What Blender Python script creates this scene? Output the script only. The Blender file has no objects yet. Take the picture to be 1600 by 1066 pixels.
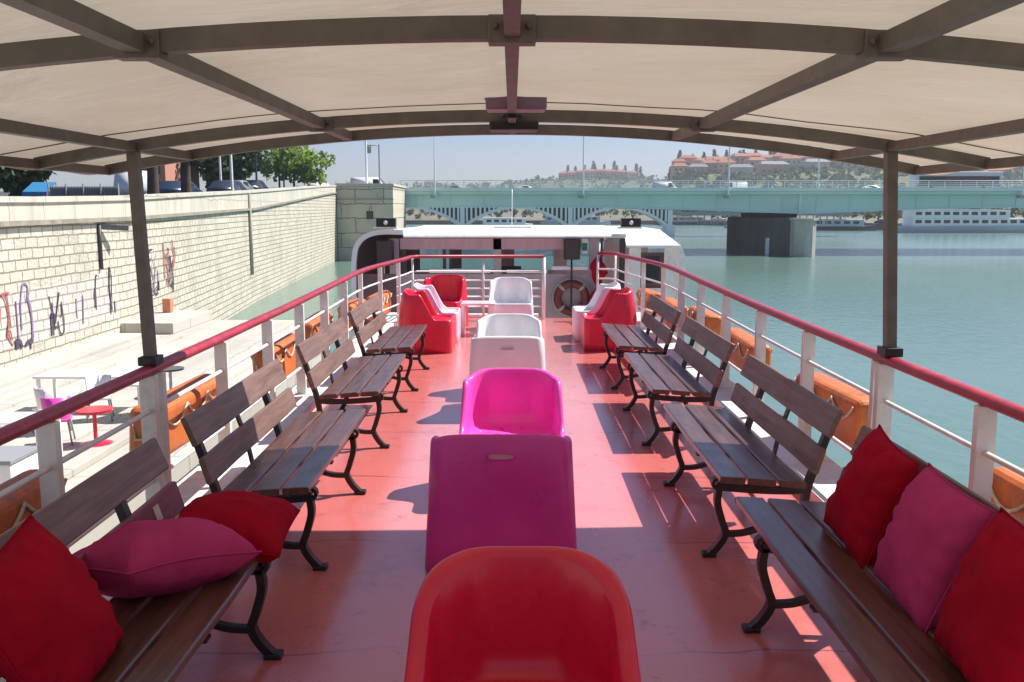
import bpy, bmesh, math, random
from math import sin, cos, pi, radians, sqrt
from mathutils import Vector, Matrix, noise as mnoise
random.seed(7)
S = bpy.context.scene
COL = S.collection

# ------------------------------------------------------------------ materials
def new_mat(name):
    m = bpy.data.materials.new(name); m.use_nodes = True
    nt = m.node_tree; b = nt.nodes['Principled BSDF']
    return m, nt, b
def N(nt, typ, **kw):
    n = nt.nodes.new(typ)
    for k, v in kw.items(): setattr(n, k, v)
    return n
def mat(name, col, rough=.6, metal=0., var=.12, scale=6., bump=0., bscale=None, stretch=(1,1,1), coat=0., rvar=.0, dirt=None, dscale=2., damt=.5, spec=.5):
    """painted / plain surface: base colour with patchy variation, optional dirt stains and bump"""
    m, nt, b = new_mat(name)
    L = nt.links.new
    tc = N(nt, 'ShaderNodeTexCoord'); mp = N(nt, 'ShaderNodeMapping'); mp.inputs['Scale'].default_value = stretch
    L(tc.outputs['Object'], mp.inputs['Vector'])
    nz = N(nt, 'ShaderNodeTexNoise'); nz.inputs['Scale'].default_value = scale; nz.inputs['Detail'].default_value = 6
    nz.inputs['Roughness'].default_value = .6
    L(mp.outputs[0], nz.inputs['Vector'])
    rp = N(nt, 'ShaderNodeValToRGB')
    rp.color_ramp.elements[0].position = .3; rp.color_ramp.elements[1].position = .7
    c = Vector(col)
    rp.color_ramp.elements[0].color = (*(c*(1-var)), 1); rp.color_ramp.elements[1].color = (*[min(1, v*(1+var)) for v in c], 1)
    L(nz.outputs['Fac'], rp.inputs['Fac'])
    out = rp.outputs['Color']
    if dirt:
        n2 = N(nt, 'ShaderNodeTexNoise'); n2.inputs['Scale'].default_value = dscale; n2.inputs['Detail'].default_value = 8
        n2.inputs['Roughness'].default_value = .7
        L(mp.outputs[0], n2.inputs['Vector'])
        r2 = N(nt, 'ShaderNodeValToRGB'); r2.color_ramp.elements[0].position = .5; r2.color_ramp.elements[1].position = .72
        r2.color_ramp.elements[0].color = (0,0,0,1); r2.color_ramp.elements[1].color = (damt,)*3+(1,)
        L(n2.outputs['Fac'], r2.inputs['Fac'])
        mx = N(nt, 'ShaderNodeMix', data_type='RGBA'); L(r2.outputs['Color'], mx.inputs['Factor'])
        L(out, mx.inputs['A']); mx.inputs['B'].default_value = (*dirt, 1)
        out = mx.outputs['Result']
    L(out, b.inputs['Base Color'])
    b.inputs['Roughness'].default_value = rough; b.inputs['Metallic'].default_value = metal
    b.inputs['Specular IOR Level'].default_value = spec
    b.inputs['Coat Weight'].default_value = coat; b.inputs['Coat Roughness'].default_value = .15
    if rvar:
        mr = N(nt, 'ShaderNodeMapRange'); mr.inputs['To Min'].default_value = max(.03, rough-rvar); mr.inputs['To Max'].default_value = rough+rvar
        L(nz.outputs['Fac'], mr.inputs['Value']); L(mr.outputs[0], b.inputs['Roughness'])
    if bump:
        bn = N(nt, 'ShaderNodeTexNoise'); bn.inputs['Scale'].default_value = bscale or scale*3; bn.inputs['Detail'].default_value = 5
        L(mp.outputs[0], bn.inputs['Vector'])
        bp = N(nt, 'ShaderNodeBump'); bp.inputs['Strength'].default_value = bump; bp.inputs['Distance'].default_value = .02
        L(bn.outputs['Fac'], bp.inputs['Height']); L(bp.outputs[0], b.inputs['Normal'])
    return m

def brick_mat(name, c1, c2, mortar, bw, rh, axes='YZ', msize=.012, bump=.5, rough=.85, offset=.5, nvar=.35, nscale=.5, stain=(.25,.23,.18), samt=.45, msm=.1, sstretch=(1,1,1)):
    m, nt, b = new_mat(name); L = nt.links.new
    tc = N(nt, 'ShaderNodeTexCoord'); sp = N(nt, 'ShaderNodeSeparateXYZ'); cb = N(nt, 'ShaderNodeCombineXYZ')
    L(tc.outputs['Object'], sp.inputs[0]); L(sp.outputs[axes[0]], cb.inputs['X']); L(sp.outputs[axes[1]], cb.inputs['Y'])
    # wobble so that courses are not ruler straight
    wn = N(nt, 'ShaderNodeTexNoise'); wn.inputs['Scale'].default_value = 1.3; L(cb.outputs[0], wn.inputs['Vector'])
    wm = N(nt, 'ShaderNodeVectorMath', operation='MULTIPLY_ADD'); wm.inputs[1].default_value = (.14*bw, .22*rh, 0)
    L(wn.outputs['Color'], wm.inputs[0]); L(cb.outputs[0], wm.inputs[2])
    br = N(nt, 'ShaderNodeTexBrick'); br.offset = offset
    br.inputs['Scale'].default_value = 1; br.inputs['Brick Width'].default_value = bw; br.inputs['Row Height'].default_value = rh
    br.inputs['Mortar Size'].default_value = msize; br.inputs['Mortar Smooth'].default_value = msm; br.inputs['Bias'].default_value = 0
    br.inputs['Color1'].default_value = (*c1,1); br.inputs['Color2'].default_value = (*c2,1); br.inputs['Mortar'].default_value = (*mortar,1)
    L(wm.outputs[0], br.inputs['Vector'])
    mp = N(nt, 'ShaderNodeMapping'); mp.inputs['Scale'].default_value = sstretch; L(cb.outputs[0], mp.inputs['Vector'])
    nz = N(nt, 'ShaderNodeTexNoise'); nz.inputs['Scale'].default_value = nscale; nz.inputs['Detail'].default_value = 9; nz.inputs['Roughness'].default_value = .65
    L(mp.outputs[0], nz.inputs['Vector'])
    rp = N(nt, 'ShaderNodeValToRGB'); rp.color_ramp.elements[0].position = .48; rp.color_ramp.elements[1].position = .75
    rp.color_ramp.elements[0].color = (0,0,0,1); rp.color_ramp.elements[1].color = (samt,samt,samt,1)
    L(nz.outputs['Fac'], rp.inputs['Fac'])
    mx = N(nt, 'ShaderNodeMix', data_type='RGBA'); L(rp.outputs['Color'], mx.inputs['Factor']); L(br.outputs['Color'], mx.inputs['A'])
    mx.inputs['B'].default_value = (*stain,1)
    L(mx.outputs['Result'], b.inputs['Base Color'])
    b.inputs['Roughness'].default_value = rough; b.inputs['Specular IOR Level'].default_value = .3
    n3 = N(nt, 'ShaderNodeTexNoise'); n3.inputs['Scale'].default_value = 9/ max(rh,.1)*.3; n3.inputs['Detail'].default_value = 5; L(cb.outputs[0], n3.inputs['Vector'])
    ad = N(nt, 'ShaderNodeMath', operation='SUBTRACT'); L(n3.outputs['Fac'], ad.inputs[0]); L(br.outputs['Fac'], ad.inputs[1])
    bp = N(nt, 'ShaderNodeBump'); bp.inputs['Strength'].default_value = bump; bp.inputs['Distance'].default_value = .04
    L(ad.outputs[0], bp.inputs['Height']); L(bp.outputs[0], b.inputs['Normal'])
    return m

def foliage_mat(name, c1, c2, trans=.35, scale=.6):
    m, nt, b = new_mat(name); L = nt.links.new
    tc = N(nt, 'ShaderNodeTexCoord'); nz = N(nt, 'ShaderNodeTexNoise'); nz.inputs['Scale'].default_value = scale; nz.inputs['Detail'].default_value = 7
    L(tc.outputs['Object'], nz.inputs['Vector'])
    rp = N(nt, 'ShaderNodeValToRGB'); rp.color_ramp.elements[0].position = .35; rp.color_ramp.elements[1].position = .65
    rp.color_ramp.elements[0].color = (*c1,1); rp.color_ramp.elements[1].color = (*c2,1)
    L(nz.outputs['Fac'], rp.inputs['Fac']); L(rp.outputs['Color'], b.inputs['Base Color']); b.inputs['Roughness'].default_value = .6
    tr = N(nt, 'ShaderNodeBsdfTranslucent'); L(rp.outputs['Color'], tr.inputs['Color'])
    ms = N(nt, 'ShaderNodeMixShader'); ms.inputs[0].default_value = trans
    L(b.outputs[0], ms.inputs[1]); L(tr.outputs[0], ms.inputs[2]); L(ms.outputs[0], nt.nodes['Material Output'].inputs['Surface'])
    return m

def canvas_mat(name, col, tcol, fac=.5):
    m, nt, b = new_mat(name); L = nt.links.new
    tc = N(nt, 'ShaderNodeTexCoord'); nz = N(nt, 'ShaderNodeTexNoise'); nz.inputs['Scale'].default_value = 1.1; nz.inputs['Detail'].default_value = 7
    L(tc.outputs['Object'], nz.inputs['Vector'])
    rp = N(nt, 'ShaderNodeValToRGB'); rp.color_ramp.elements[0].position = .3; rp.color_ramp.elements[1].position = .7
    rp.color_ramp.elements[0].color = (*[v*k for v,k in zip(tcol,(.86,.80,.74))],1); rp.color_ramp.elements[1].color = (*tcol,1)
    L(nz.outputs['Fac'], rp.inputs['Fac'])
    b.inputs['Base Color'].default_value = (*col,1); b.inputs['Roughness'].default_value = .85; b.inputs['Specular IOR Level'].default_value = .15
    tr = N(nt, 'ShaderNodeBsdfTranslucent'); L(rp.outputs['Color'], tr.inputs['Color'])
    n2 = N(nt, 'ShaderNodeTexNoise'); n2.inputs['Scale'].default_value = 2.2; n2.inputs['Detail'].default_value = 5; n2.inputs['Distortion'].default_value = .8
    mpw = N(nt,'ShaderNodeMapping'); mpw.inputs['Scale'].default_value=(1.,2.6,1.); L(tc.outputs['Object'], mpw.inputs['Vector']); L(mpw.outputs[0], n2.inputs['Vector'])
    bp = N(nt, 'ShaderNodeBump'); bp.inputs['Strength'].default_value = .5; bp.inputs['Distance'].default_value = .05
    L(n2.outputs['Fac'], bp.inputs['Height']); L(bp.outputs[0], b.inputs['Normal']); L(bp.outputs[0], tr.inputs['Normal'])
    ms = N(nt, 'ShaderNodeMixShader'); ms.inputs[0].default_value = fac
    L(b.outputs[0], ms.inputs[1]); L(tr.outputs[0], ms.inputs[2]); L(ms.outputs[0], nt.nodes['Material Output'].inputs['Surface'])
    return m

def wood_mat(name, dark, light, rough=.4, coat=.2):
    m, nt, b = new_mat(name); L = nt.links.new
    tc = N(nt, 'ShaderNodeTexCoord'); mp = N(nt, 'ShaderNodeMapping'); mp.inputs['Scale'].default_value = (14, .9, 14)
    oi = N(nt, 'ShaderNodeObjectInfo'); va = N(nt, 'ShaderNodeVectorMath', operation='MULTIPLY_ADD')
    L(tc.outputs['Object'], va.inputs[0]); va.inputs[1].default_value = (1,1,1); 
    sc = N(nt, 'ShaderNodeMath', operation='MULTIPLY'); sc.inputs[1].default_value = 37; L(oi.outputs['Random'], sc.inputs[0])
    L(sc.outputs[0], va.inputs[2]); L(va.outputs[0], mp.inputs['Vector'])
    nz = N(nt, 'ShaderNodeTexNoise'); nz.inputs['Scale'].default_value = 2.2; nz.inputs['Detail'].default_value = 8; nz.inputs['Roughness'].default_value = .65; nz.inputs['Distortion'].default_value = .6
    L(mp.outputs[0], nz.inputs['Vector'])
    rp = N(nt, 'ShaderNodeValToRGB'); rp.color_ramp.elements[0].position = .32; rp.color_ramp.elements[1].position = .68
    rp.color_ramp.elements[0].color = (*dark,1); rp.color_ramp.elements[1].color = (*light,1)
    L(nz.outputs['Fac'], rp.inputs['Fac']); L(rp.outputs['Color'], b.inputs['Base Color'])
    n2 = N(nt, 'ShaderNodeTexNoise'); n2.inputs['Scale'].default_value = 5; n2.inputs['Detail'].default_value = 5; L(va.outputs[0], n2.inputs['Vector'])
    mr = N(nt, 'ShaderNodeMapRange'); mr.inputs['To Min'].default_value = rough-.15; mr.inputs['To Max'].default_value = rough+.2
    L(n2.outputs['Fac'], mr.inputs['Value']); L(mr.outputs[0], b.inputs['Roughness'])
    b.inputs['Coat Weight'].default_value = coat; b.inputs['Coat Roughness'].default_value = .25
    bp = N(nt, 'ShaderNodeBump'); bp.inputs['Strength'].default_value = .35; bp.inputs['Distance'].default_value = .006
    L(nz.outputs['Fac'], bp.inputs['Height']); L(bp.outputs[0], b.inputs['Normal'])
    return m

def glass_mat(name, col=(.7,.8,.8), f=.25):
    m, nt, b = new_mat(name); L = nt.links.new
    tr = N(nt, 'ShaderNodeBsdfTransparent'); tr.inputs['Color'].default_value = (*col,1)
    gl = N(nt, 'ShaderNodeBsdfGlossy'); gl.inputs['Roughness'].default_value = .03
    fr = N(nt, 'ShaderNodeFresnel'); fr.inputs['IOR'].default_value = 1.5
    ms = N(nt, 'ShaderNodeMixShader'); L(fr.outputs[0], ms.inputs[0]); L(tr.outputs[0], ms.inputs[1]); L(gl.outputs[0], ms.inputs[2])
    L(ms.outputs[0], nt.nodes['Material Output'].inputs['Surface'])
    return m

M = {}
M['red_rail'] = mat('red_rail_paint', (.33,.02,.04), .42, var=.22, scale=9, bump=.12, rvar=.1, dirt=(.42,.14,.15), dscale=12, damt=.3)
M['white'] = mat('white_boat_paint', (.76,.76,.73), .42, var=.05, scale=5, dirt=(.42,.36,.28), dscale=7, damt=.5, bump=.05)
M['white_clean'] = mat('white_gloss', (.8,.8,.8), .35, var=.03)
M['frame'] = mat('canopy_frame_metal', (.135,.123,.110), .55, metal=.15, var=.22, scale=8, bump=.08, dirt=(.2,.13,.08), dscale=6, damt=.35)
M['iron'] = mat('black_cast_iron', (.012,.011,.011), .42, var=.3, scale=20, bump=.15, bscale=60)
M['seat_wood'] = wood_mat('bench_seat_wood', (.045,.019,.013), (.145,.066,.043), .34, .5)
M['back_wood'] = wood_mat('bench_back_wood', (.11,.058,.046), (.235,.14,.11), .5, .1)
M['wine_wood'] = wood_mat('wine_painted_wood', (.15,.022,.042), (.27,.05,.08), .5, .1)
M['sticker'] = mat('sticker', (.6,.58,.54), .6, var=.15, scale=40)
M['canvas'] = canvas_mat('awning_canvas', (.46,.425,.375), (.445,.395,.315), .50)
M['seam'] = canvas_mat('awning_seam', (.25,.2,.15), (.24,.17,.11), .4)
M['valance'] = canvas_mat('awning_valance', (.55,.38,.28), (.62,.36,.22), .5)
M['lamp_purple'] = mat('mauve_lamp_plastic', (.20,.12,.19), .4, var=.1)
M['black'] = mat('black_plastic', (.015,.015,.016), .5, var=.2)
M['orange'] = mat('orange_float_plastic', (.56,.145,.03), .5, var=.22, scale=3, bump=.12, dirt=(.2,.07,.03), dscale=4, damt=.8)
M['rope'] = mat('tan_rope', (.55,.47,.36), .9, var=.3, scale=60)
M['gasket'] = mat('float_band', (.16,.06,.025), .7, var=.3)
def plastic(name, col, rough=.3):
    return mat(name, col, rough, var=.09, scale=2.5, coat=.1, bump=.05, bscale=90, rvar=.1, dirt=tuple(min(.85,v*.7+.14) for v in col), dscale=9, damt=.14)
M['p_red'] = plastic('red_moulded_plastic', (.66,.012,.048))
M['p_pink'] = plastic('hot_pink_moulded_plastic', (.88,.085,.50))
M['p_magenta'] = plastic('magenta_moulded_plastic', (.62,.035,.31))
M['p_white'] = plastic('white_moulded_plastic', (.82,.80,.80))
M['p_blush'] = plastic('pale_pink_moulded_plastic', (.80,.58,.66))
M['slot_pale'] = mat('pale_slot', (.62,.28,.42), .5, var=.1)
M['slot_grey'] = mat('grey_slot', (.45,.45,.47), .5, var=.1)
M['c_red'] = mat('red_cotton', (.36,.005,.022), .95, var=.14, scale=5, bump=.25, bscale=140, spec=.1)
M['c_pink'] = mat('pink_cotton', (.48,.045,.16), .95, var=.12, scale=5, bump=.25, bscale=140, spec=.1)
M['hull_white'] = mat('hull_white', (.7,.7,.68), .4, var=.06, dirt=(.35,.3,.22), dscale=1.2, damt=.4)
M['cabin_grey'] = mat('cabin_mauve_grey', (.42,.34,.35), .5, var=.1)
M['cabin_pink'] = mat('cabin_rosewood_panel', (.52,.32,.35), .45, var=.12, stretch=(1,1,.2))
M['cabin_lining'] = mat('cabin_lining', (.16,.085,.095), .6, var=.15)
M['cabin_dark'] = mat('cabin_dark', (.05,.035,.035), .5, var=.2)
M['brown'] = mat('brown_panel', (.12,.06,.045), .5, var=.2)
M['green_sign'] = mat('green_sign', (.01,.22,.12), .4, var=.05)
M['buoy'] = mat('lifebuoy_red', (.17,.03,.022), .5, var=.15, dirt=(.15,.05,.04), dscale=5)
M['glass'] = glass_mat('window_glass')
M['dark_glass'] = mat('dark_window_glass', (.02,.025,.03), .08, var=.3)
M['stone'] = brick_mat('quay_masonry', (.66,.61,.49), (.54,.50,.41), (.25,.23,.18), .62, .29, msize=.022, bump=1., nscale=.5, samt=.5, sstretch=(1,.45,1))
M['coping'] = brick_mat('parapet_stone', (.60,.56,.47), (.54,.51,.43), (.33,.31,.27), 1.9, 1.2, msize=.02, bump=.3, nscale=.6, samt=.5, stain=(.28,.26,.22), sstretch=(2.5,.5,1))
M['abut'] = brick_mat('abutment_stone', (.62,.57,.45), (.54,.50,.40), (.2,.18,.14), 3.2, 1.62, axes='XZ', msize=.05, bump=.4, nscale=.4, samt=.55)
M['stringc'] = mat('string_course', (.30,.27,.22), .9, var=.3, scale=2, bump=.3)
M['quay'] = brick_mat('quay_paving', (.52,.49,.43), (.47,.45,.40), (.36,.34,.31), 2.6, 1.9, axes='YX', msize=.03, bump=.3, nscale=.5, samt=.75, stain=(.30,.28,.24), sstretch=(.25,1.5,1))
M['hill_green'] = mat('hill_meadow', (.11,.12,.05), .95, var=.4, scale=.03)
M['road'] = mat('asphalt', (.07,.07,.07), .9, var=.2, scale=2)
M['earth'] = mat('bank_ground', (.16,.14,.1), .95, var=.3, scale=.2)
M['teal'] = mat('bridge_teal_paint', (.60,.82,.77), .5, var=.07, scale=.25, dirt=(.48,.68,.64), dscale=.5, damt=.5, stretch=(1,1,.3))
M['teal_light'] = mat('bridge_edge_paint', (.76,.86,.83), .5, var=.05, scale=.4)
M['concrete'] = mat('pier_concrete', (.36,.34,.30), .85, var=.15, scale=.6, bump=.3, dirt=(.2,.19,.16), dscale=.8, damt=.6)
M['dark_concrete'] = mat('bridge_shade_concrete', (.10,.095,.085), .9, var=.25, scale=.5, bump=.3, dirt=(.05,.05,.045), dscale=.7, damt=.7, stretch=(1,1,.4))  # the bridge's shadow, with dirt, painted into the pier shaft's colour
M['lit_cutwater_stone'] = mat('lit_cutwater_stone', (.50,.48,.42), .85, var=.15, scale=.8, bump=.3, dirt=(.28,.27,.23), dscale=1., damt=.6, stretch=(1,1,.4))  # pier nose painted lighter for the light outside the bridge's shadow
M['white_far'] = mat('white_painted_steel', (.93,.93,.92), .5, var=.05)
M['grey_steel'] = mat('grey_steel', (.33,.35,.36), .45, metal=.3, var=.1)
M['dark_steel'] = mat('dark_steel', (.05,.055,.06), .5, metal=.3, var=.2)
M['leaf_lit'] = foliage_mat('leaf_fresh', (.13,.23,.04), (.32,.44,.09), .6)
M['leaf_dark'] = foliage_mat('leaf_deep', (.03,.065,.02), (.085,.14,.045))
M['leaf_hill'] = foliage_mat('leaf_hill', (.05,.078,.035), (.12,.155,.06), .4, .06)
M['leaf_cypress'] = foliage_mat('leaf_cypress', (.015,.03,.015), (.04,.06,.03), .15, .5)
M['bark'] = mat('bark', (.08,.06,.045), .95, var=.35, scale=4, bump=.8)
M['roof_tile'] = brick_mat('clay_roof_tile', (.44,.16,.085), (.36,.13,.07), (.2,.08,.05), .5, .4, axes='XY', msize=.04, bump=.4)
M['tan_wall'] = mat('ochre_render', (.60,.36,.18), .9, var=.12, scale=.3)
M['cream_wall'] = mat('cream_render', (.56,.48,.38), .9, var=.1, scale=.3)
M['rose_wall'] = mat('rose_render', (.52,.25,.17), .9, var=.1, scale=.3)
M['slate'] = mat('slate_roof', (.16,.17,.19), .7, var=.15, scale=.5)
M['asph_white'] = mat('car_white', (.78,.78,.78), .25, var=.02, coat=.5)
M['car_dark'] = mat('car_dark', (.025,.027,.035), .25, var=.05, coat=.5)
M['car_silver'] = mat('car_silver', (.4,.42,.44), .28, metal=.6, var=.03, coat=.4)
M['car_blue'] = mat('car_blue', (.02,.03,.06), .28, var=.05, coat=.5)
M['tyre'] = mat('tyre', (.02,.02,.02), .85, var=.2)
M['maroon'] = mat('bus_maroon', (.12,.015,.05), .35, var=.08, coat=.3)
M['blue_cloth'] = mat('blue_awning', (.03,.20,.40), .7, var=.12)
M['fence_grey'] = mat('grey_fence_paint', (.28,.29,.31), .6, var=.12, scale=.6)
M['g_dark'] = mat('graffiti_dark', (.07,.055,.09), .8, var=.3)
M['g_mauve'] = mat('graffiti_mauve', (.24,.16,.3), .8, var=.25)
M['g_red'] = mat('graffiti_red', (.4,.12,.12), .8, var=.25)
M['g_pale'] = brick_mat('whitewashed_masonry', (.64,.595,.52), (.54,.51,.46), (.29,.27,.25), .62, .29, msize=.022, bump=.9, nscale=.6, samt=.6, stain=(.5,.47,.42))
M['tarp'] = mat('pale_hull', (.5,.53,.58), .5, var=.1)
M['clay'] = mat('terracotta', (.55,.22,.13), .8, var=.15)

# deck paint with plate seams, scuffs, worn gloss and a painted sky sheen
def deck_mat():
    m = brick_mat('red_deck_paint', (.58,.15,.13), (.54,.135,.12), (.30,.06,.06), 2.05, 1.26, axes='XY', msize=.009, bump=.015, rough=.34, offset=0., nscale=1.2, samt=.28, stain=(.50,.20,.17), msm=.3)
    nt = m.node_tree; L = nt.links.new; b = nt.nodes['Principled BSDF']
    tc = N(nt, 'ShaderNodeTexCoord'); nz = N(nt, 'ShaderNodeTexNoise'); nz.inputs['Scale'].default_value = 1.6; nz.inputs['Detail'].default_value = 8
    L(tc.outputs['Object'], nz.inputs['Vector'])
    mr = N(nt, 'ShaderNodeMapRange'); mr.inputs['To Min'].default_value = .16; mr.inputs['To Max'].default_value = .42
    L(nz.outputs['Fac'], mr.inputs['Value']); b.inputs['Specular IOR Level'].default_value = .6
    # the sky's sheen is painted into the middle walkway, paler and smoother
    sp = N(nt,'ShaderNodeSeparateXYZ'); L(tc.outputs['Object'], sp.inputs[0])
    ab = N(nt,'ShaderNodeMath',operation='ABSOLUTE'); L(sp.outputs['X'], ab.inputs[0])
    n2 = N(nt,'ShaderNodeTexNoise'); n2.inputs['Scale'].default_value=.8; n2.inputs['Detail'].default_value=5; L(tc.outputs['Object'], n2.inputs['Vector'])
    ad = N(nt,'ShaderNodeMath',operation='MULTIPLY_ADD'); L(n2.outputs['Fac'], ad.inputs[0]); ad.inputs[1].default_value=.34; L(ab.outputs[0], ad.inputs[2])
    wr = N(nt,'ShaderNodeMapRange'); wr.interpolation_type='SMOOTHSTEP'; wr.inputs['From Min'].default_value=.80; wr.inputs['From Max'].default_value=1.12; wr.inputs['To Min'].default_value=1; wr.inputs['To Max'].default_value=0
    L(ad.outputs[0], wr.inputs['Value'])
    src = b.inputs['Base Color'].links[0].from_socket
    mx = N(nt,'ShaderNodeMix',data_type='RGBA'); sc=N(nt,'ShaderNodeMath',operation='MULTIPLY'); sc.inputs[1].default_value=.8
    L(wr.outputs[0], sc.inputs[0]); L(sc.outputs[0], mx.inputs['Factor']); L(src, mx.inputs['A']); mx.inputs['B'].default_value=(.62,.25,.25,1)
    # scuffs, grime and fine scratches
    out = mx.outputs['Result']
    for sc_,st,lo,hi,am,cl in ((7,(1,1,1),.58,.72,.6,(.20,.055,.055,1)),(5,(1,.12,1),.61,.69,.45,(.62,.30,.28,1)),(2.1,(1,1,1),.56,.68,.34,(.30,.10,.075,1)),(26,(1,1,1),.64,.70,.6,(.14,.06,.05,1))):
        m3=N(nt,'ShaderNodeMapping'); m3.inputs['Scale'].default_value=st; m3.inputs['Rotation'].default_value=(0,0,.15*sc_); L(tc.outputs['Object'], m3.inputs['Vector'])
        q=N(nt,'ShaderNodeTexNoise'); q.inputs['Scale'].default_value=sc_; q.inputs['Detail'].default_value=7; q.inputs['Roughness'].default_value=.7; L(m3.outputs[0], q.inputs['Vector'])
        r3=N(nt,'ShaderNodeMapRange'); r3.inputs['From Min'].default_value=lo; r3.inputs['From Max'].default_value=hi; r3.inputs['To Max'].default_value=am; L(q.outputs['Fac'], r3.inputs['Value'])
        mm=N(nt,'ShaderNodeMix',data_type='RGBA'); L(r3.outputs[0], mm.inputs['Factor']); L(out, mm.inputs['A']); mm.inputs['B'].default_value=cl; out=mm.outputs['Result']
    L(out, b.inputs['Base Color'])
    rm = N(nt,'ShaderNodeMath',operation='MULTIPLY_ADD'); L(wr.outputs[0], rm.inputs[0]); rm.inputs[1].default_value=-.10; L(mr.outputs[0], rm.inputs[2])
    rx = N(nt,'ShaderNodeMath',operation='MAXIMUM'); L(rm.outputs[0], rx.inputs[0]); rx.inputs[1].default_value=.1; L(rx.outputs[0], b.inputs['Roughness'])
    return m
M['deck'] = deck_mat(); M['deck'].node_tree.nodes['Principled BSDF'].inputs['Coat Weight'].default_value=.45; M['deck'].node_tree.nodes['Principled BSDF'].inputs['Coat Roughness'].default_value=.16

def water_mat():
    m, nt, b = new_mat('river_water'); L = nt.links.new
    tc = N(nt, 'ShaderNodeTexCoord'); mp = N(nt, 'ShaderNodeMapping'); mp.inputs['Scale'].default_value = (1,.55,1)
    L(tc.outputs['Object'], mp.inputs['Vector'])
    n1 = N(nt, 'ShaderNodeTexNoise'); n1.inputs['Scale'].default_value = 2.1; n1.inputs['Detail'].default_value = 7; n1.inputs['Distortion'].default_value = .5
    L(mp.outputs[0], n1.inputs['Vector'])
    n2 = N(nt, 'ShaderNodeTexNoise'); n2.inputs['Scale'].default_value = .05; n2.inputs['Detail'].default_value = 4
    L(mp.outputs[0], n2.inputs['Vector'])
    rp = N(nt, 'ShaderNodeValToRGB'); rp.color_ramp.elements[0].position = .3; rp.color_ramp.elements[1].position = .7
    rp.color_ramp.elements[0].color = (.104,.184,.152,1); rp.color_ramp.elements[1].color = (.128,.210,.172,1)
    L(n2.outputs['Fac'], rp.inputs['Fac']); L(rp.outputs['Color'], b.inputs['Base Color'])
    b.inputs['Roughness'].default_value = .16; b.inputs['IOR'].default_value = 1.33
    bp = N(nt, 'ShaderNodeBump'); bp.inputs['Distance'].default_value = .12
    n3 = N(nt,'ShaderNodeTexNoise'); n3.inputs['Scale'].default_value=.035; n3.inputs['Detail'].default_value=3; n3.inputs['Distortion'].default_value=1.; L(mp.outputs[0], n3.inputs['Vector'])
    ms = N(nt,'ShaderNodeMapRange'); ms.inputs['From Min'].default_value=.38; ms.inputs['From Max'].default_value=.62; ms.inputs['To Min'].default_value=.25; ms.inputs['To Max'].default_value=.75; L(n3.outputs['Fac'], ms.inputs['Value']); L(ms.outputs[0], bp.inputs['Strength'])
    L(n1.outputs['Fac'], bp.inputs['Height']); L(bp.outputs[0], b.inputs['Normal'])
    return m
M['water'] = water_mat()

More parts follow.
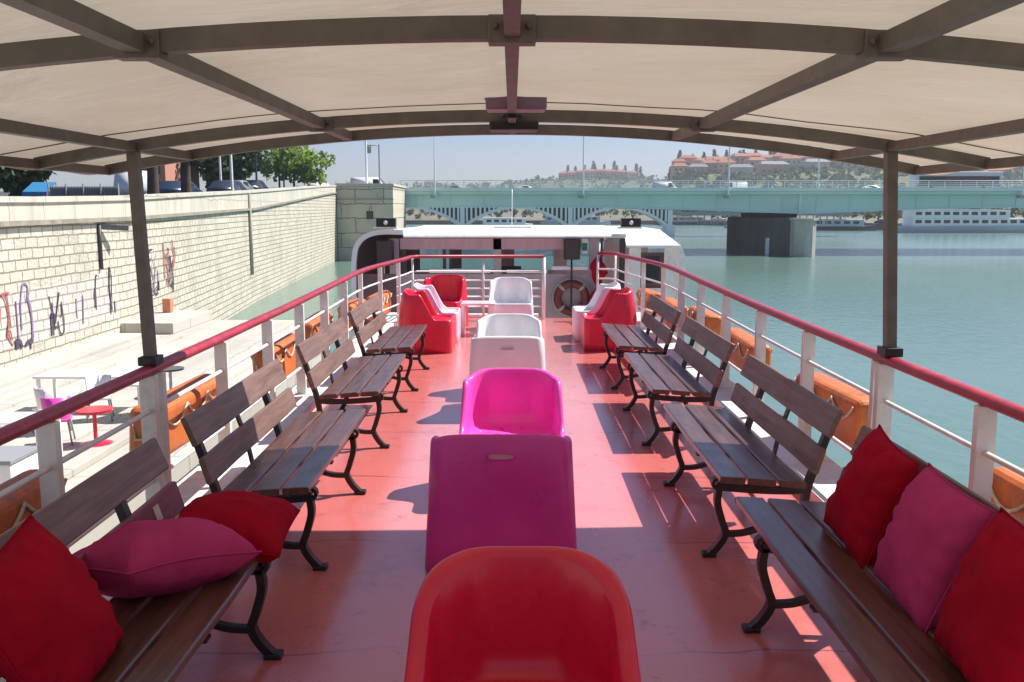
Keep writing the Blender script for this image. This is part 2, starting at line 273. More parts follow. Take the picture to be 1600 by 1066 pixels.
# ------------------------------------------------------------------ mesh builder
class MB:
    def __init__(s): s.v = []; s.f = []; s.sm = []
    def add(s, vs, fs, smooth=False):
        o = len(s.v); s.v += [tuple(v) for v in vs]
        s.f += [tuple(i+o for i in f) for f in fs]; s.sm += [smooth]*len(fs)
        return s
    def box(s, x0, x1, y0, y1, z0, z1, bev=0.):
        if bev <= 0:
            vs = [(x0,y0,z0),(x1,y0,z0),(x1,y1,z0),(x0,y1,z0),(x0,y0,z1),(x1,y0,z1),(x1,y1,z1),(x0,y1,z1)]
            return s.add(vs, [(0,3,2,1),(4,5,6,7),(0,1,5,4),(1,2,6,5),(2,3,7,6),(3,0,4,7)])
        bm = bmesh.new(); bmesh.ops.create_cube(bm, size=1)
        for v in bm.verts: v.co = Vector(((x0+x1)/2+v.co.x*(x1-x0), (y0+y1)/2+v.co.y*(y1-y0), (z0+z1)/2+v.co.z*(z1-z0)))
        bmesh.ops.bevel(bm, geom=bm.edges[:], offset=bev, segments=(5 if bev>.05 else 2), affect='EDGES', profile=.6)
        bm.verts.index_update()
        s.add([v.co[:] for v in bm.verts], [[v.index for v in f.verts] for f in bm.faces]); bm.free()
        return s
    def sweep(s, path, prof, up=(0,0,1), closed=False, smooth=False, caps=True):
        """profile (list of (a,b): a sideways, b along up) swept along a polyline"""
        P = [Vector(p) for p in path]; n = len(P); k = len(prof); up = Vector(up); vs = []
        for i, p in enumerate(P):
            if closed: t = (P[(i+1)%n]-P[i-1]).normalized()
            else:
                t0 = (P[i]-P[i-1]).normalized() if i else None; t1 = (P[i+1]-P[i]).normalized() if i < n-1 else None
                t = (t0+t1).normalized() if t0 and t1 else (t0 or t1)
            side = t.cross(up)
            if side.length < 1e-4: side = t.cross(Vector((1,0,0)))
            side.normalize(); u = side.cross(t).normalized()
            mit = 1.
            if not closed and 0 < i < n-1:
                c = t0.dot(t); mit = 1/max(.5, c)
            for a, b in prof: vs.append(p + side*a*mit + u*b)
        fs = []
        for i in range(n if closed else n-1):
            j = (i+1) % n
            for q in range(k):
                r = (q+1) % k; fs.append((i*k+q, i*k+r, j*k+r, j*k+q))
        if caps and not closed: fs += [tuple(range(k))[::-1], tuple((n-1)*k+q for q in range(k))]
        return s.add(vs, fs, smooth)
    def bar(s, path, w, h, up=(0,0,1), **kw):
        return s.sweep(path, [(-w/2,-h/2),(w/2,-h/2),(w/2,h/2),(-w/2,h/2)], up, **kw)
    def tube(s, path, r, seg=10, up=(0,0,1), **kw):
        return s.sweep(path, [(r*cos(2*pi*i/seg), r*sin(2*pi*i/seg)) for i in range(seg)], up, smooth=True, **kw)
    def cone(s, p, r0, r1, h, seg=14):
        x,y,z = p; vs = [(x+r0*cos(2*pi*i/seg), y+r0*sin(2*pi*i/seg), z) for i in range(seg)]+[(x+r1*cos(2*pi*i/seg), y+r1*sin(2*pi*i/seg), z+h) for i in range(seg)]
        s.add(vs, [(i,(i+1)%seg,seg+(i+1)%seg,seg+i) for i in range(seg)], True)
        return s.add(vs, [tuple(range(seg))[::-1], tuple(range(seg,2*seg))])
    def prism(s, pts, axis, a, b):
        """extrude polygon (2D pts) along axis from a to b"""
        def mk(p, t): return {'x':(t,p[0],p[1]), 'y':(p[0],t,p[1]), 'z':(p[0],p[1],t)}[axis]
        n = len(pts); vs = [mk(p,a) for p in pts]+[mk(p,b) for p in pts]
        return s.add(vs, [tuple(range(n))[::-1], tuple(range(n,2*n))]+[(i,(i+1)%n,n+(i+1)%n,n+i) for i in range(n)])
    def ball(s, c, r, seg=10, rings=7):
        vs = []; fs = []
        rx,ry,rz = r if hasattr(r,'__len__') else (r,r,r)
        for i in range(rings+1):
            th = pi*i/rings
            for j in range(seg): vs.append((c[0]+rx*sin(th)*cos(2*pi*j/seg), c[1]+ry*sin(th)*sin(2*pi*j/seg), c[2]+rz*cos(th)))
        for i in range(rings):
            for j in range(seg): fs.append((i*seg+j, (i+1)*seg+j, (i+1)*seg+(j+1)%seg, i*seg+(j+1)%seg))
        return s.add(vs, fs, True)
    def leaf(s, c, size, rng):
        a = Vector((rng.gauss(0,1),rng.gauss(0,1),rng.gauss(0,1))).normalized(); b = a.orthogonal().normalized()
        b = Matrix.Rotation(rng.random()*6.28,3,a) @ b; d = a.cross(b)
        c = Vector(c); w = size*(.5+rng.random()*.6); l = size*(.7+rng.random()*.7)
        s.add([c-b*w*.5-d*l*.3, c+b*w*.5-d*l*.3, c+b*w*.35+d*l*.5+a*size*.15, c-b*w*.35+d*l*.5+a*size*.15], [(0,1,2,3)])
    def crown(s, c, r, n, size, rng, lumps=9):
        c = Vector(c); L = []
        for i in range(lumps):
            v = Vector((rng.gauss(0,1),rng.gauss(0,1),rng.gauss(0,.8))).normalized()*(.35+.4*rng.random())
            L.append((Vector((v.x*r[0],v.y*r[1],v.z*r[2])), .28+.25*rng.random()))
        for i in range(n):
            o, q = rng.choice(L)
            v = Vector((rng.gauss(0,1),rng.gauss(0,1),rng.gauss(0,1))).normalized()*(rng.random()**.4)*q
            p = c+o+Vector((v.x*r[0],v.y*r[1],v.z*r[2]))
            s.leaf(p, size, rng)
        return s
    def build(s, name, m, parent=None, recalc=True):
        me = bpy.data.meshes.new(name); me.from_pydata(s.v, [], s.f)
        me.polygons.foreach_set('use_smooth', s.sm); me.materials.append(m if not isinstance(m, str) else M[m])
        if recalc and len(s.f) < 20000:
            bm = bmesh.new(); bm.from_mesh(me); bmesh.ops.recalc_face_normals(bm, faces=bm.faces[:]); bm.to_mesh(me); bm.free()
        me.update()
        o = bpy.data.objects.new(name, me); COL.objects.link(o)
        if parent: o.parent = parent
        return o

def tag(o, label, cat=None, group=None, kind=None):
    if label: o['label'] = label
    if cat: o['category'] = cat
    if group: o['group'] = group
    if kind: o['kind'] = kind
    return o
def thing(name, label, cat, loc=(0,0,0), rz=0., group=None):
    o = bpy.data.objects.new(name, None); COL.objects.link(o); o.location = loc; o.rotation_euler = (0,0,rz)
    o.empty_display_size = .1
    return tag(o, label, cat, group)
def dup(root, loc, rz=None, label=None):
    r = root.copy(); COL.objects.link(r); r.location = loc
    if rz is not None: r.rotation_euler = (0,0,rz)
    if label: r['label'] = label
    for ch in list(root.children):
        c = ch.copy(); COL.objects.link(c); c.parent = r
        for g in list(ch.children):
            d = g.copy(); COL.objects.link(d); d.parent = c
    return r
def struct(o): o['kind'] = 'structure'; return o
def lerp(a,b,t): return a+(b-a)*t
def pw(x, pts):
    if x <= pts[0][0]: return pts[0][1]
    for (a,b),(c,d) in zip(pts, pts[1:]):
        if x <= c: return b+(d-b)*(x-a)/(c-a)
    return pts[-1][1]
def sstep(a,b,x):
    t = min(1,max(0,(x-a)/(b-a))); return t*t*(3-2*t)

WATER, QUAY = -4.0, -2.4

# ------------------------------------------------------------------ own boat: deck, coaming, hull
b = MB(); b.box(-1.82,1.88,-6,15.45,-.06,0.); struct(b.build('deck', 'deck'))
b = MB()
for s_, e in ((-1,2.02),(1,2.10)):
    x0, x1 = (-e-.16,-1.82) if s_ < 0 else (1.88,e+.16)
    b.box(min(x0,x1), max(x0,x1), -6, 15.45, -.1, .095, bev=.015)
b.box(-1.82,.45,15.46,15.60,-.1,.06,bev=.01); b.box(1.45,1.88,15.46,15.60,-.1,.06,bev=.01)
struct(b.build('deck_edge', 'white'))
hull = thing('boat_hull', 'white passenger boat hull under the red deck, moored beside the stone quay', 'boat', (0,0,0))
b = MB(); b.box(-2.14,2.22,-6,15.4,-2.3,-.11); b.build('saloon_wall', 'hull_white', hull)
for sx, xx in ((-1,-2.145),(1,2.225)):
    for i in range(9):
        b = MB(); y = -4.5+i*2.2; b.box(min(xx,xx+.012*sx),max(xx,xx+.012*sx),y,y+1.5,-1.7,-.7); b.build('window','dark_glass',hull)
pts = []
outl = [(-6,3.15),(10,3.2),(20,3.15),(26,2.6),(30,1.6),(32,.25)]
vs=[]; 
for z, k in ((-1.95,1.),(-2.5,1.),(-4.4,.9)):
    for y, w in outl: vs.append((-w*k,y,z))
    for y, w in reversed(outl): vs.append((w*k,y,z))
n=len(outl)*2; fs=[tuple(range(n))]
for k in range(2): fs += [(k*n+i,k*n+(i+1)%n,(k+1)*n+(i+1)%n,(k+1)*n+i) for i in range(n)]
b = MB(); b.add(vs,fs); b.build('lower_hull','hull_white',hull)
b = MB(); b.bar([(-3.22,-6,-2.05),(-3.27,10,-2.05),(-3.22,20,-2.05),(-2.66,26,-2.05)], .1,.14); b.bar([(3.22,-6,-2.05),(3.27,10,-2.05),(3.22,20,-2.05),(2.66,26,-2.05)], .1,.14); b.build('rubbing_strake','dark_steel',hull)
# steps down to the main deck in the gap of the front rail
b = MB()
for i in range(8): b.box(.55,1.4,15.62+i*.22,15.84+i*.22,-.28*(i+1)-.05,-.28*(i+1))
b.build('stair','cabin_grey',hull)

# ------------------------------------------------------------------ railings
def capsule(w,h,n=6):
    r=h/2; P=[]
    for i in range(n+1): a=-pi/2+pi*i/n; P.append((w/2-r+r*cos(a), r*sin(a)))
    for i in range(n+1): a=pi/2+pi*i/n; P.append((-w/2+r+r*cos(a), r*sin(a)))
    return P
RAILP = capsule(.078,.056)
def railing(side, label):
    X, H = (-2.0,.965) if side<0 else (2.09,1.015)
    t = thing('railing', label, 'railing', (X,5,.095))
    o = Vector((-X,-5,-.095))
    zz = lambda y: H+.085*sstep(6,15.2,y)
    xx = lambda y: X - side*(.33 if side<0 else .36)*sstep(11.5,15.2,y)**1.2
    ys = [-6,-3,0,2,4,6,8,10,11.5,12,12.5,13,13.5,14,14.4,14.8,15.1]
    def line(dz0):
        P = [Vector((xx(y),y,zz(y)*dz0)) for y in ys]
        P.append(Vector((xx(15.1)-side*.1,15.28,zz(15.2)*dz0)))
        P.append(Vector((.53 if side<0 else 1.43,15.28,zz(15.2)*dz0)))
        return [p+o for p in P]
    b = MB(); b.sweep(line(1.), RAILP, smooth=True); b.build('handrail','red_rail',t)
    b = MB(); b.tube(line(.765), .014, 8); b.build('mid_rail','white',t)
    b = MB(); b.tube(line(.36), .014, 8); b.build('mid_rail','white',t)
    # extra bars only across the front
    for k in (.62,.49,.20):
        P = line(k)[-6:]
        b = MB(); b.tube(P, .013, 8); b.build('mid_rail','white',t)
    sy = ([-4.9,-3.7,-2.5,-1.3,-.05,1.2,2.5,3.85,5.0,6.22,7.42,8.55,9.7,10.85,12.0,13.1,14.1] if side<0 else
          [-4.9,-3.7,-2.5,-1.3,-.05,1.3,2.65,3.95,5.1,6.38,7.62,8.86,10.08,11.25,12.4,13.4,14.3])
    for y in sy:
        w = .088 if y<12 else .06
        b = MB(); x = xx(y)
        if abs(y-5.05)<.1:
            b.box(x-.045,x+.045,y-.075,y-.02,.05,zz(y)-.026,bev=.006); b.box(x-.03,x+.05,y+.03,y+.08,.05,zz(y)-.026,bev=.006)
        else: b.box(x-w/2,x+w/2,y-.022,y+.022,.05,zz(y)-.026,bev=.006)
        b.box(x-w/2-.02,x+w/2+.02,y-.05,y+.05,.05,.104,bev=.004)
        b.v=[tuple(Vector(v)+o) for v in b.v]; b.build('stanchion','white',t)
    for x in ((-1.66,-.48,.53) if side<0 else (1.72,1.43)):
        b = MB(); b.tube([Vector((x,15.28,.0))+o,Vector((x,15.28,zz(15.2)-.02))+o], .032 if x==.53 else .02, 10); b.build('stanchion','white',t)
    return t
railing(-1,'white railing with red handrail on the quay side of the deck')
railing(1,'white railing with red handrail on the open river side of the deck')

# ------------------------------------------------------------------ canopy
zc = lambda x: 2.335-.0385*x*x
can = thing('canopy', 'beige canvas canopy on a brown metal frame over the near deck', 'canopy', (0,2,2.3))
co = Vector((0,-2,-2.3))
xs = [-2.55+5.1*i/28 for i in range(29)]
RIB = (-2.2,.15,2.6,5.0,5.86)
for y in RIB:
    b = MB(); b.bar([Vector((x,y,zc(x)))+co for x in xs], .05,.062); b.build('rib','frame',can)
for x, w in ((-2.55,.05),(-2.03,.055),(-1.02,.055),(0,.042),(1.02,.055),(2.03,.055),(2.55,.05)):
    segs = MB()
    for y0,y1 in zip(RIB,RIB[1:]): segs.bar([Vector((x,y0+.026,zc(x)-.004))+co, Vector((x,y1-.026,zc(x)-.004))+co], w,.05)
    segs.build('purlin','frame',can)
# joint plates with bolts where ribs and purlins meet
for y in (2.6,5.0):
    for x in (-1.02,0,1.02):
        b = MB(); b.box(x-.065,x+.065,y-.034,y+.034,zc(x)-.042,zc(x)+.032,bev=.004)
        for q in (-.045,.045): b.tube([(x+q,y-.045,zc(x)),(x+q,y-.03,zc(x))],.009,8)
        b.v=[tuple(Vector(v)+co) for v in b.v]; b.build('joint_plate','frame',can)
def canv(x,y):
    sag = 0
    for y0,y1 in zip(RIB,RIB[1:]):
        if y0<=y<=y1: sag = sin(pi*(y-y0)/(y1-y0))*.020*min(1,(y1-y0))
    fx = [-2.55,-2.03,-1.02,0,1.02,2.03,2.55]
    for a,c in zip(fx,fx[1:]):
        if a<=x<=c: sag *= .55+.45*sin(pi*(x-a)/(c-a))
    return zc(x)+.042-sag*1.25+.007*mnoise.noise(Vector((x*1.7,y*1.7,3)))+.004*mnoise.noise(Vector((x*2.2+y*3.5,y*1.1-x*.6,8)))*min(1,sag*80)
NX,NY=84,110
vs=[];fs=[]
for j in range(NY+1):
    y=-2.35+(5.94+2.35)*j/NY
    for i in range(NX+1):
        x=-2.62+5.24*i/NX; vs.append(Vector((x,y,canv(max(-2.55,min(2.55,x)),y)-(.02 if abs(x)>2.58 else 0)))+co)
for j in range(NY):
    for i in range(NX): a=j*(NX+1)+i; fs.append((a,a+1,a+NX+2,a+NX+1))
b=MB(); b.add(vs,fs,True); b.build('canvas','canvas',can)
b=MB()
for ys_ in (2.6+.27,5.0-.35,.15+.3):
    P=[Vector((x,ys_,canv(x,ys_)-.006))+co for x in xs]; b.bar(P,.02,.003)
b.build('seam','seam',can)
for sx in (-1,1):
    b=MB(); vs=[];fs=[]
    for j in range(83):
        y=-2.35+8.29*j/82; e=.045+.006*sin(y*9)
        for k in range(4): vs.append(Vector((sx*(2.622+.01*k+.006*sin(y*14)*k/3),y,zc(2.55)+.02-e*k/3))+co)
    for j in range(82):
        for k in range(3): a=j*4+k; fs.append((a,a+1,a+5,a+4))
    b.add(vs,fs,True); b.build('valance','valance',can)
for y in (.15,5.0):
    for sx in (-1,1):
        xb = -2.0 if sx<0 else 2.09; zb=(.965 if sx<0 else 1.015)+.03
        xt = sx*2.03
        b=MB(); b.bar([Vector((xb,y,zb))+co,Vector((xt,y,zc(2.03)-.03))+co],.056,.056,up=(0,1,0)); b.build('post','frame',can)
        b=MB(); b.box(xb-.05,xb+.05,y-.06,y+.06,zb-.004,zb+.045,bev=.006); b.v=[tuple(Vector(v)+co) for v in b.v]; b.build('post_clamp','black',can)
# lamp under the canopy
lamp = thing('ceiling_lamp','mauve box lamp with a black holder fixed under the canopy ridge','lamp',(0,4.6,2.33))
b=MB(); b.box(-.125,.165,-.17,.0,-.02,.05,bev=.012); b.build('housing','lamp_purple',lamp)
b=MB(); b.box(-.118,.158,-.174,-.168,-.012,.03); b.build('diffuser','lamp_purple',lamp)
b=MB(); b.box(-.12,.14,.30,.52,-.075,-.03,bev=.012); b.box(-.02,.02,-.02,.32,-.045,-.025); b.build('holder','black',lamp)

# ------------------------------------------------------------------ benches
def plank(b, p0, p1, L0, L1, th, wob=0):
    """plank whose cross-section runs p0->p1 in (x,z), thickness th, from y=L0 to L1"""
    a=Vector((p0[0],0,p0[1])); c=Vector((p1[0],0,p1[1])); d=(c-a).normalized(); n=Vector((-d.z,0,d.x))
    e=.006; prof=[a+d*e, c-d*e, c-n*e, c-n*(th-e), c-d*e-n*th, a+d*e-n*th, a-n*(th-e), a-n*e]
    vs=[];k=8; ys=[L0+.001,L0+.008,L0+(L1-L0)*.25,L0+(L1-L0)*.5,L0+(L1-L0)*.75,L1-.008,L1-.001]
    ctr=(a+c)/2-n*th/2
    for j,y in enumerate(ys):
        sc=.96 if j in (0,len(ys)-1) else 1
        off=Vector((wob*sin(j*2.1+p0[0]*50),0,wob*.6*cos(j*1.7+p0[0]*40)))
        for p in prof: q=ctr+(p-ctr)*sc+off; vs.append((q.x,y,q.z))
    fs=[]
    for j in range(len(ys)-1):
        for q in range(k): r=(q+1)%k; fs.append((j*k+q,j*k+r,(j+1)*k+r,(j+1)*k+q))
    fs+=[tuple(range(k)),tuple((len(ys)-1)*k+q for q in range(k))[::-1]]
    b.add(vs,fs)
def bez(pts, n=14):
    out=[]
    P=[Vector(p) for p in pts]
    # catmull-rom
    for i in range(len(P)-1):
        p0=P[max(0,i-1)];p1=P[i];p2=P[i+1];p3=P[min(len(P)-1,i+2)]
        for j in range(n):
            t=j/n; out.append(.5*((2*p1)+(p2-p0)*t+(2*p0-5*p1+4*p2-p3)*t*t+(3*p1-p0-3*p2+p3)*t**3))
    out.append(P[-1]); return out
def flip(b, s):
    if s<0: b.v=[(-v[0],v[1],v[2]) for v in b.v]
    return b
BL=1.82
def make_bench(s, label, painted=False):
    """s=+1: seat front points to +x; y=0 near end, y=BL far end"""
    t = thing('park_bench', label, 'bench', (0,0,0), 0, 'slatted park benches along both sides of the deck')
    b=MB()
    for (p,q) in (((.14,.425),(.275,.432)),((-.02,.413),(.122,.424)),((-.175,.402),(-.038,.412))): plank(b,q,p,0,BL,.036,.003)
    b.v=[(v[0],v[1],v[2]) for v in b.v]; flip(b,s).build('seat','seat_wood',t)
    up=((-.325,.825),(-.268,.680)); lo=((-.245,.62),(-.205,.485))
    if painted:
        b=MB(); plank(b,up[0],up[1],0,BL,.03,.002); flip(b,s).build('backrest','back_wood',t)
        b=MB(); plank(b,lo[0],lo[1],0,BL,.03,.002); pl=flip(b,s).build('painted_plank','wine_wood',t); pl['label']='wine red lower back plank with two white stickers'
        for y in (1.15,1.52):
            b=MB(); a=Vector((-.236,0,.59)); c=Vector((-.216,0,.525)); n=Vector((.95,0,.29))*.0035
            vs=[]
            for yy in (y,y+.055):
                for p in (a,c):
                    for k in (0,1): q=p+n*k; vs.append((q.x,yy,q.z))
            b.add(vs,[(0,1,3,2),(4,6,7,5),(0,2,6,4),(1,5,7,3),(0,4,5,1),(2,3,7,6)])
            flip(b,s).build('sticker','sticker',pl)
    else:
        b=MB(); plank(b,up[0],up[1],0,BL,.03,.002); plank(b,lo[0],lo[1],0,BL,.03,.002); flip(b,s).build('backrest','back_wood',t)
    for y in (.10,1.36):
        b=MB(); V=lambda x,z:(x,y,z)
        kw=dict(up=(0,1,0))
        # front leg: bows inwards and kicks out to the foot
        b.bar(bez([V(.255,.385),V(.262,.30),V(.235,.20),V(.215,.13),V(.25,.06),V(.295,.012)]),.034,.045,**kw)
        b.box(.262,.335,y-.03,y+.03,0,.024,bev=.006)
        # rear leg and back upright
        b.bar(bez([V(-.352,.80),V(-.30,.66),V(-.255,.52),V(-.215,.39),V(-.20,.25),V(-.225,.12),V(-.275,.012)]),.036,.045,**kw)
        b.box(-.315,-.235,y-.03,y+.03,0,.024,bev=.006)
        # seat bearer and low brace
        b.bar(bez([V(-.215,.375),V(-.1,.366),V(.08,.372),V(.268,.388)]),.036,.045,**kw)
        b.bar(bez([V(.222,.125),V(.12,.13),V(0,.165),V(-.12,.19),V(-.2,.235)]),.028,.035,**kw)
        for bx_,bz_ in ((.24,.4325),(.175,.4285),(.085,.4235),(.015,.4175),(-.075,.411),(-.14,.4065)): b.tube([(bx_,y,bz_-.004),(bx_,y,bz_+.0035)],.009,8,up=(0,1,0))
        # scrolls
        c=[V(.262+.028*cos(a),.405+.028*sin(a)) for a in [k*pi/5 for k in range(-3,5)]]; b.bar(c,.018,.042,**kw)
        flip(b,s).build('side_frame','iron',t)
    b=MB(); y=.74
    b.bar(bez([(-.335,y,.78),(-.285,y,.64),(-.245,y,.51),(-.215,y,.37)]),.012,.05,up=(0,1,0)); b.bar(bez([(-.22,y,.372),(0,y,.372),(.25,y,.388)]),.012,.05,up=(0,1,0)); flip(b,s).build('back_brace','iron',t)
    return t
XL,XR=-1.29,1.355
bl=make_bench(1,'quay-side bench with weathered slats, second back from the canopy edge')
BENCH_L=(4.42,6.84,9.08); BENCH_R=(4.60,6.92,9.18)
names_l=('dark slatted bench by the quay-side rail, half in the canopy shadow','dark slatted bench in full sun, midway along the quay-side rail','dark slatted bench against the quay-side rail, beside the stacked red and white chairs')
names_r=('dark slatted bench by the river-side rail, just past the canopy post','dark slatted bench in full sun, midway along the river-side rail','dark slatted bench by the river-side rail, touching the red and white chairs')
bl.location=(XL,BENCH_L[0],0); bl['label']=names_l[0]
for y,l in zip(BENCH_L[1:],names_l[1:]): dup(bl,(XL,y,0),None,l)
br=make_bench(-1,names_r[0]); br.location=(XR,BENCH_R[0],0)
for y,l in zip(BENCH_R[1:],names_r[1:]): dup(br,(XR,y,0),None,l)
dup(br,(XR,2.46,0),None,'dark slatted bench under the canopy carrying three upright cushions')
ba=make_bench(1,'dark slatted bench under the canopy with a wine red back plank and two white stickers',True); ba.location=(XL,2.22,0)

# ------------------------------------------------------------------ cushions
def cushion(name,label,m,loc,rot,w=.46,h=.46,t=.085,seed=0,fold=1.):
    n=22; vs=[];idx={}
    def P(i,j,s):
        u=-1+2*i/n; v=-1+2*j/n
        bul=max(0,(1-u**2)*(1-v**2))**.42
        x=u*w/2*(1-.055*(1-v*v)*abs(u)**2); y=v*h/2*(1-.055*(1-u*u)*abs(v)**2)
        z=s*t*bul
        nz=mnoise.noise(Vector((u*2.2+seed*7,v*2.2,seed+s*3)))*.022*bul*fold
        e=max(abs(u),abs(v)); ang=math.atan2(v,u)
        z+=nz+ s*.012*sin(ang*17+seed)*bul*sstep(.45,.9,e)*(1-sstep(.9,1,e))*fold
        z+=.03*fold*sin(u*1.7+seed)*v*.5
        return (x,y,z)
    b=MB(); fs=[]
    for s in (1,-1):
        for j in range(n+1):
            for i in range(n+1):
                if s<0 and (i in (0,n) or j in (0,n)): idx[(s,i,j)]=idx[(1,i,j)]; continue
                idx[(s,i,j)]=len(vs); vs.append(P(i,j,s))
        for j in range(n):
            for i in range(n):
                q=(idx[(s,i,j)],idx[(s,i+1,j)],idx[(s,i+1,j+1)],idx[(s,i,j+1)]); fs.append(q if s>0 else q[::-1])
    b.add(vs,fs,True); o=b.build(name,m); o.location=loc; o.rotation_euler=rot
    # fine seam along the edge as a part
    e=MB(); ring=[P(i,0,1) for i in range(n)]+[P(n,j,1) for j in range(n)]+[P(i,n,1) for i in range(n,0,-1)]+[P(0,j,1) for j in range(n,0,-1)]
    e.tube(ring,.004,5,closed=True); e.build('piping',m,o)
    return tag(o,label,'cushion','scatter cushions on the benches')
# leaning cushions: local x -> along y, local y -> up the backrest, normal towards the aisle
def lean(side,y,m,label,tilt,spin,x,z,seed,**k):
    n=Vector((-side*cos(tilt),0,sin(tilt))); upv=Vector((side*sin(tilt),0,cos(tilt))); al=upv.cross(n)
    R=Matrix((al,upv,n)).transposed().to_3x3() @ Matrix.Rotation(spin,3,'Z')
    return cushion('cushion',label,m,(x,y,z),R.to_euler(),seed=seed,**k)
lean(1,3.68,'c_red','dark red cushion leaning on the river-side bench, next to the white stanchion',radians(22),radians(-6),1.49,.665,1,w=.48,h=.50,t=.10)
lean(1,3.13,'c_pink','dusty pink cushion leaning between two red ones on the river-side bench',radians(22),radians(-3),1.485,.655,2,w=.48,h=.49,t=.10)
lean(1,2.60,'c_red','red cushion leaning at the near end of the row on the river-side bench',radians(24),radians(-2),1.48,.655,3,w=.48,h=.50,t=.11)
lean(-1,2.57,'c_red','large red cushion standing upright against the wine red bench back',radians(26),radians(8),-1.385,.645,4,w=.48,h=.50,t=.11)
cushion('cushion','dusty pink cushion lying flat on the quay-side bench seat','c_pink',(-1.31,3.27,.555),(radians(-10),radians(8),radians(52)),.54,.48,.14,5)
cushion('cushion','dark red cushion slumped flat on the quay-side bench seat end','c_red',(-1.17,3.70,.525),(radians(2),radians(8),radians(3)),.47,.44,.125,6)

# ------------------------------------------------------------------ moulded chairs
def make_chair(label,m,slotm,tub=True,loc=(0,0,0),rz=0.,hgt=.77,rb=None,drop=None,step=None,lean_=None,wall=.040):
    t=thing('armchair',label,'chair',loc,rz,'moulded plastic armchairs on the deck')
    A,D=.36,.36; rb=rb or (.20 if tub else .075); rf=.07; drop=drop or (.05 if tub else .022); lean_=lean_ or (.20 if tub else .12); step=step or ((.27,.53) if tub else (.06,.50))
    # base outline, counter-clockwise from front right; front is -y
    def outline(n=14):
        P=[]
        def arc(cx,cy,r,a0,a1):
            for i in range(n+1): a=a0+(a1-a0)*i/n; P.append((cx+r*cos(a),cy+r*sin(a)))
        def seg(p,q,k):
            for i in range(1,k): P.append((lerp(p[0],q[0],i/k),lerp(p[1],q[1],i/k)))
        arc(A-rf,-D+rf,rf,-pi/2,0); seg((A,-D+rf),(A,D-rb),12)
        arc(A-rb,D-rb,rb,0,pi/2); seg((A-rb,D),(-A+rb,D),8)
        arc(-A+rb,D-rb,rb,pi/2,pi); seg((-A,D-rb),(-A,-D+rf),12)
        arc(-A+rf,-D+rf,rf,pi,1.5*pi); seg((-A+rf,-D),(A-rf,-D),8)
        return P
    base=outline(); n=len(base); seat=.375
    def top(x,y):
        d=D-y
        h=.425+(hgt-.425)*(1-sstep(step[0],step[1],d))
        h-= drop*min(1,abs(x)/.345)**((2.6 if rb>.25 else 5) if tub else 9)*(1-sstep(.2,.5,d))
        return h
    tp=[top(*p) for p in base]
    def loop(zf,ins,relz=None):
        out=[]
        for i,(x,y) in enumerate(base):
            z=zf(tp[i]); k=1-.105*z/.77
            xx=x*k; yy=y if y<0 else y*(1-lean_*(z/.77)**2.6)
            l=sqrt(xx*xx+yy*yy); f=1-ins/max(abs(xx)/1 if 0 else l,.1)
            # inset towards the centre line, rectangular rather than radial
            xx-=math.copysign(min(abs(xx),ins),xx)*min(1,abs(x)/(A-.09)); yy-=math.copysign(min(abs(yy),ins),yy)*min(1,abs(y)/(D-.09))
            out.append((xx,yy,z))
        return out
    L=[loop(lambda h:.0,.012),loop(lambda h:.012,0)]
    for q in (.25,.5,.75): L.append(loop(lambda h,q=q:h*q,0))
    L+=[loop(lambda h:h-.022,0),loop(lambda h:h-.008,.004),loop(lambda h:h,.014),loop(lambda h:h+.001,.022),loop(lambda h:h-.006,wall-.006),loop(lambda h:h-.022,wall)]
    for q in (.75,.5,.25): L.append(loop(lambda h,q=q:max(min(seat,h-.03),seat+(h-.02-seat)*q) if h>seat+.06 else h-.03,.004+wall+.03*(1-q)))
    L.append(loop(lambda h:min(seat+.025,h-.03),.085)); L.append(loop(lambda h:min(seat+.004,h-.036),.115)); L.append(loop(lambda h:seat-.004,.16)); L.append(loop(lambda h:seat-.012,.25))
    vs=[];fs=[]
    for l in L: vs+=l
    for k in range(len(L)-1):
        for i in range(n): j=(i+1)%n; fs.append((k*n+i,k*n+j,(k+1)*n+j,(k+1)*n+i))
    vs.append((0,0,seat-.014)); c=len(vs)-1; k=len(L)-1
    for i in range(n): fs.append((k*n+i,k*n+(i+1)%n,c))
    b=MB(); b.add(vs,fs,True); b.build('shell',m,t)
    # oval hand slot in the back
    zs=hgt-.105; yb=D*(1-lean_*(zs/.77)**2.6)
    b=MB(); ring=[(.062*math.copysign(abs(cos(a))**.6,cos(a)),yb+.002,zs+.018*math.copysign(abs(sin(a))**.8,sin(a))) for a in [2*pi*i/24 for i in range(24)]]
    b.tube(ring,.005,6,up=(0,1,0),closed=True); rim=b.build('hand_slot',m,t)
    b=MB(); b.add([(x*.95,yb+.0015,zs+(z-zs)*.95) for x,_,z in ring]+[(x*.95,yb-.006,zs+(z-zs)*.95) for x,_,z in ring],[tuple(range(24)),tuple(range(24,48))]+[(i,(i+1)%24,24+(i+1)%24,24+i) for i in range(24)]); b.build('slot_light_plate',slotm,rim)  # plate coloured like the light seen through an open slot
    return t
make_chair('bright red tub armchair facing aft, nearest in the centre row','p_red','slot_pale',True,(.03,2.45,0),0,.80,.25,.06,(.10,.62),.12,.058)
make_chair('magenta armchair seen from its flat back in the canopy shade','p_magenta','slot_pale',False,(-.055,4.80,0),pi,.72).scale=(1.1,1,1)
make_chair('hot pink tub armchair in the sun facing the magenta one','p_pink','slot_pale',True,(0,5.88,0),0,.77)
make_chair('white armchair with its flat back turned, right behind the pink one','p_white','slot_grey',False,(-.04,8.30,0),pi,.73)
make_chair('white tub armchair facing aft, paired with the white flat back','p_white','slot_grey',True,(-.03,9.12,0),0,.77)
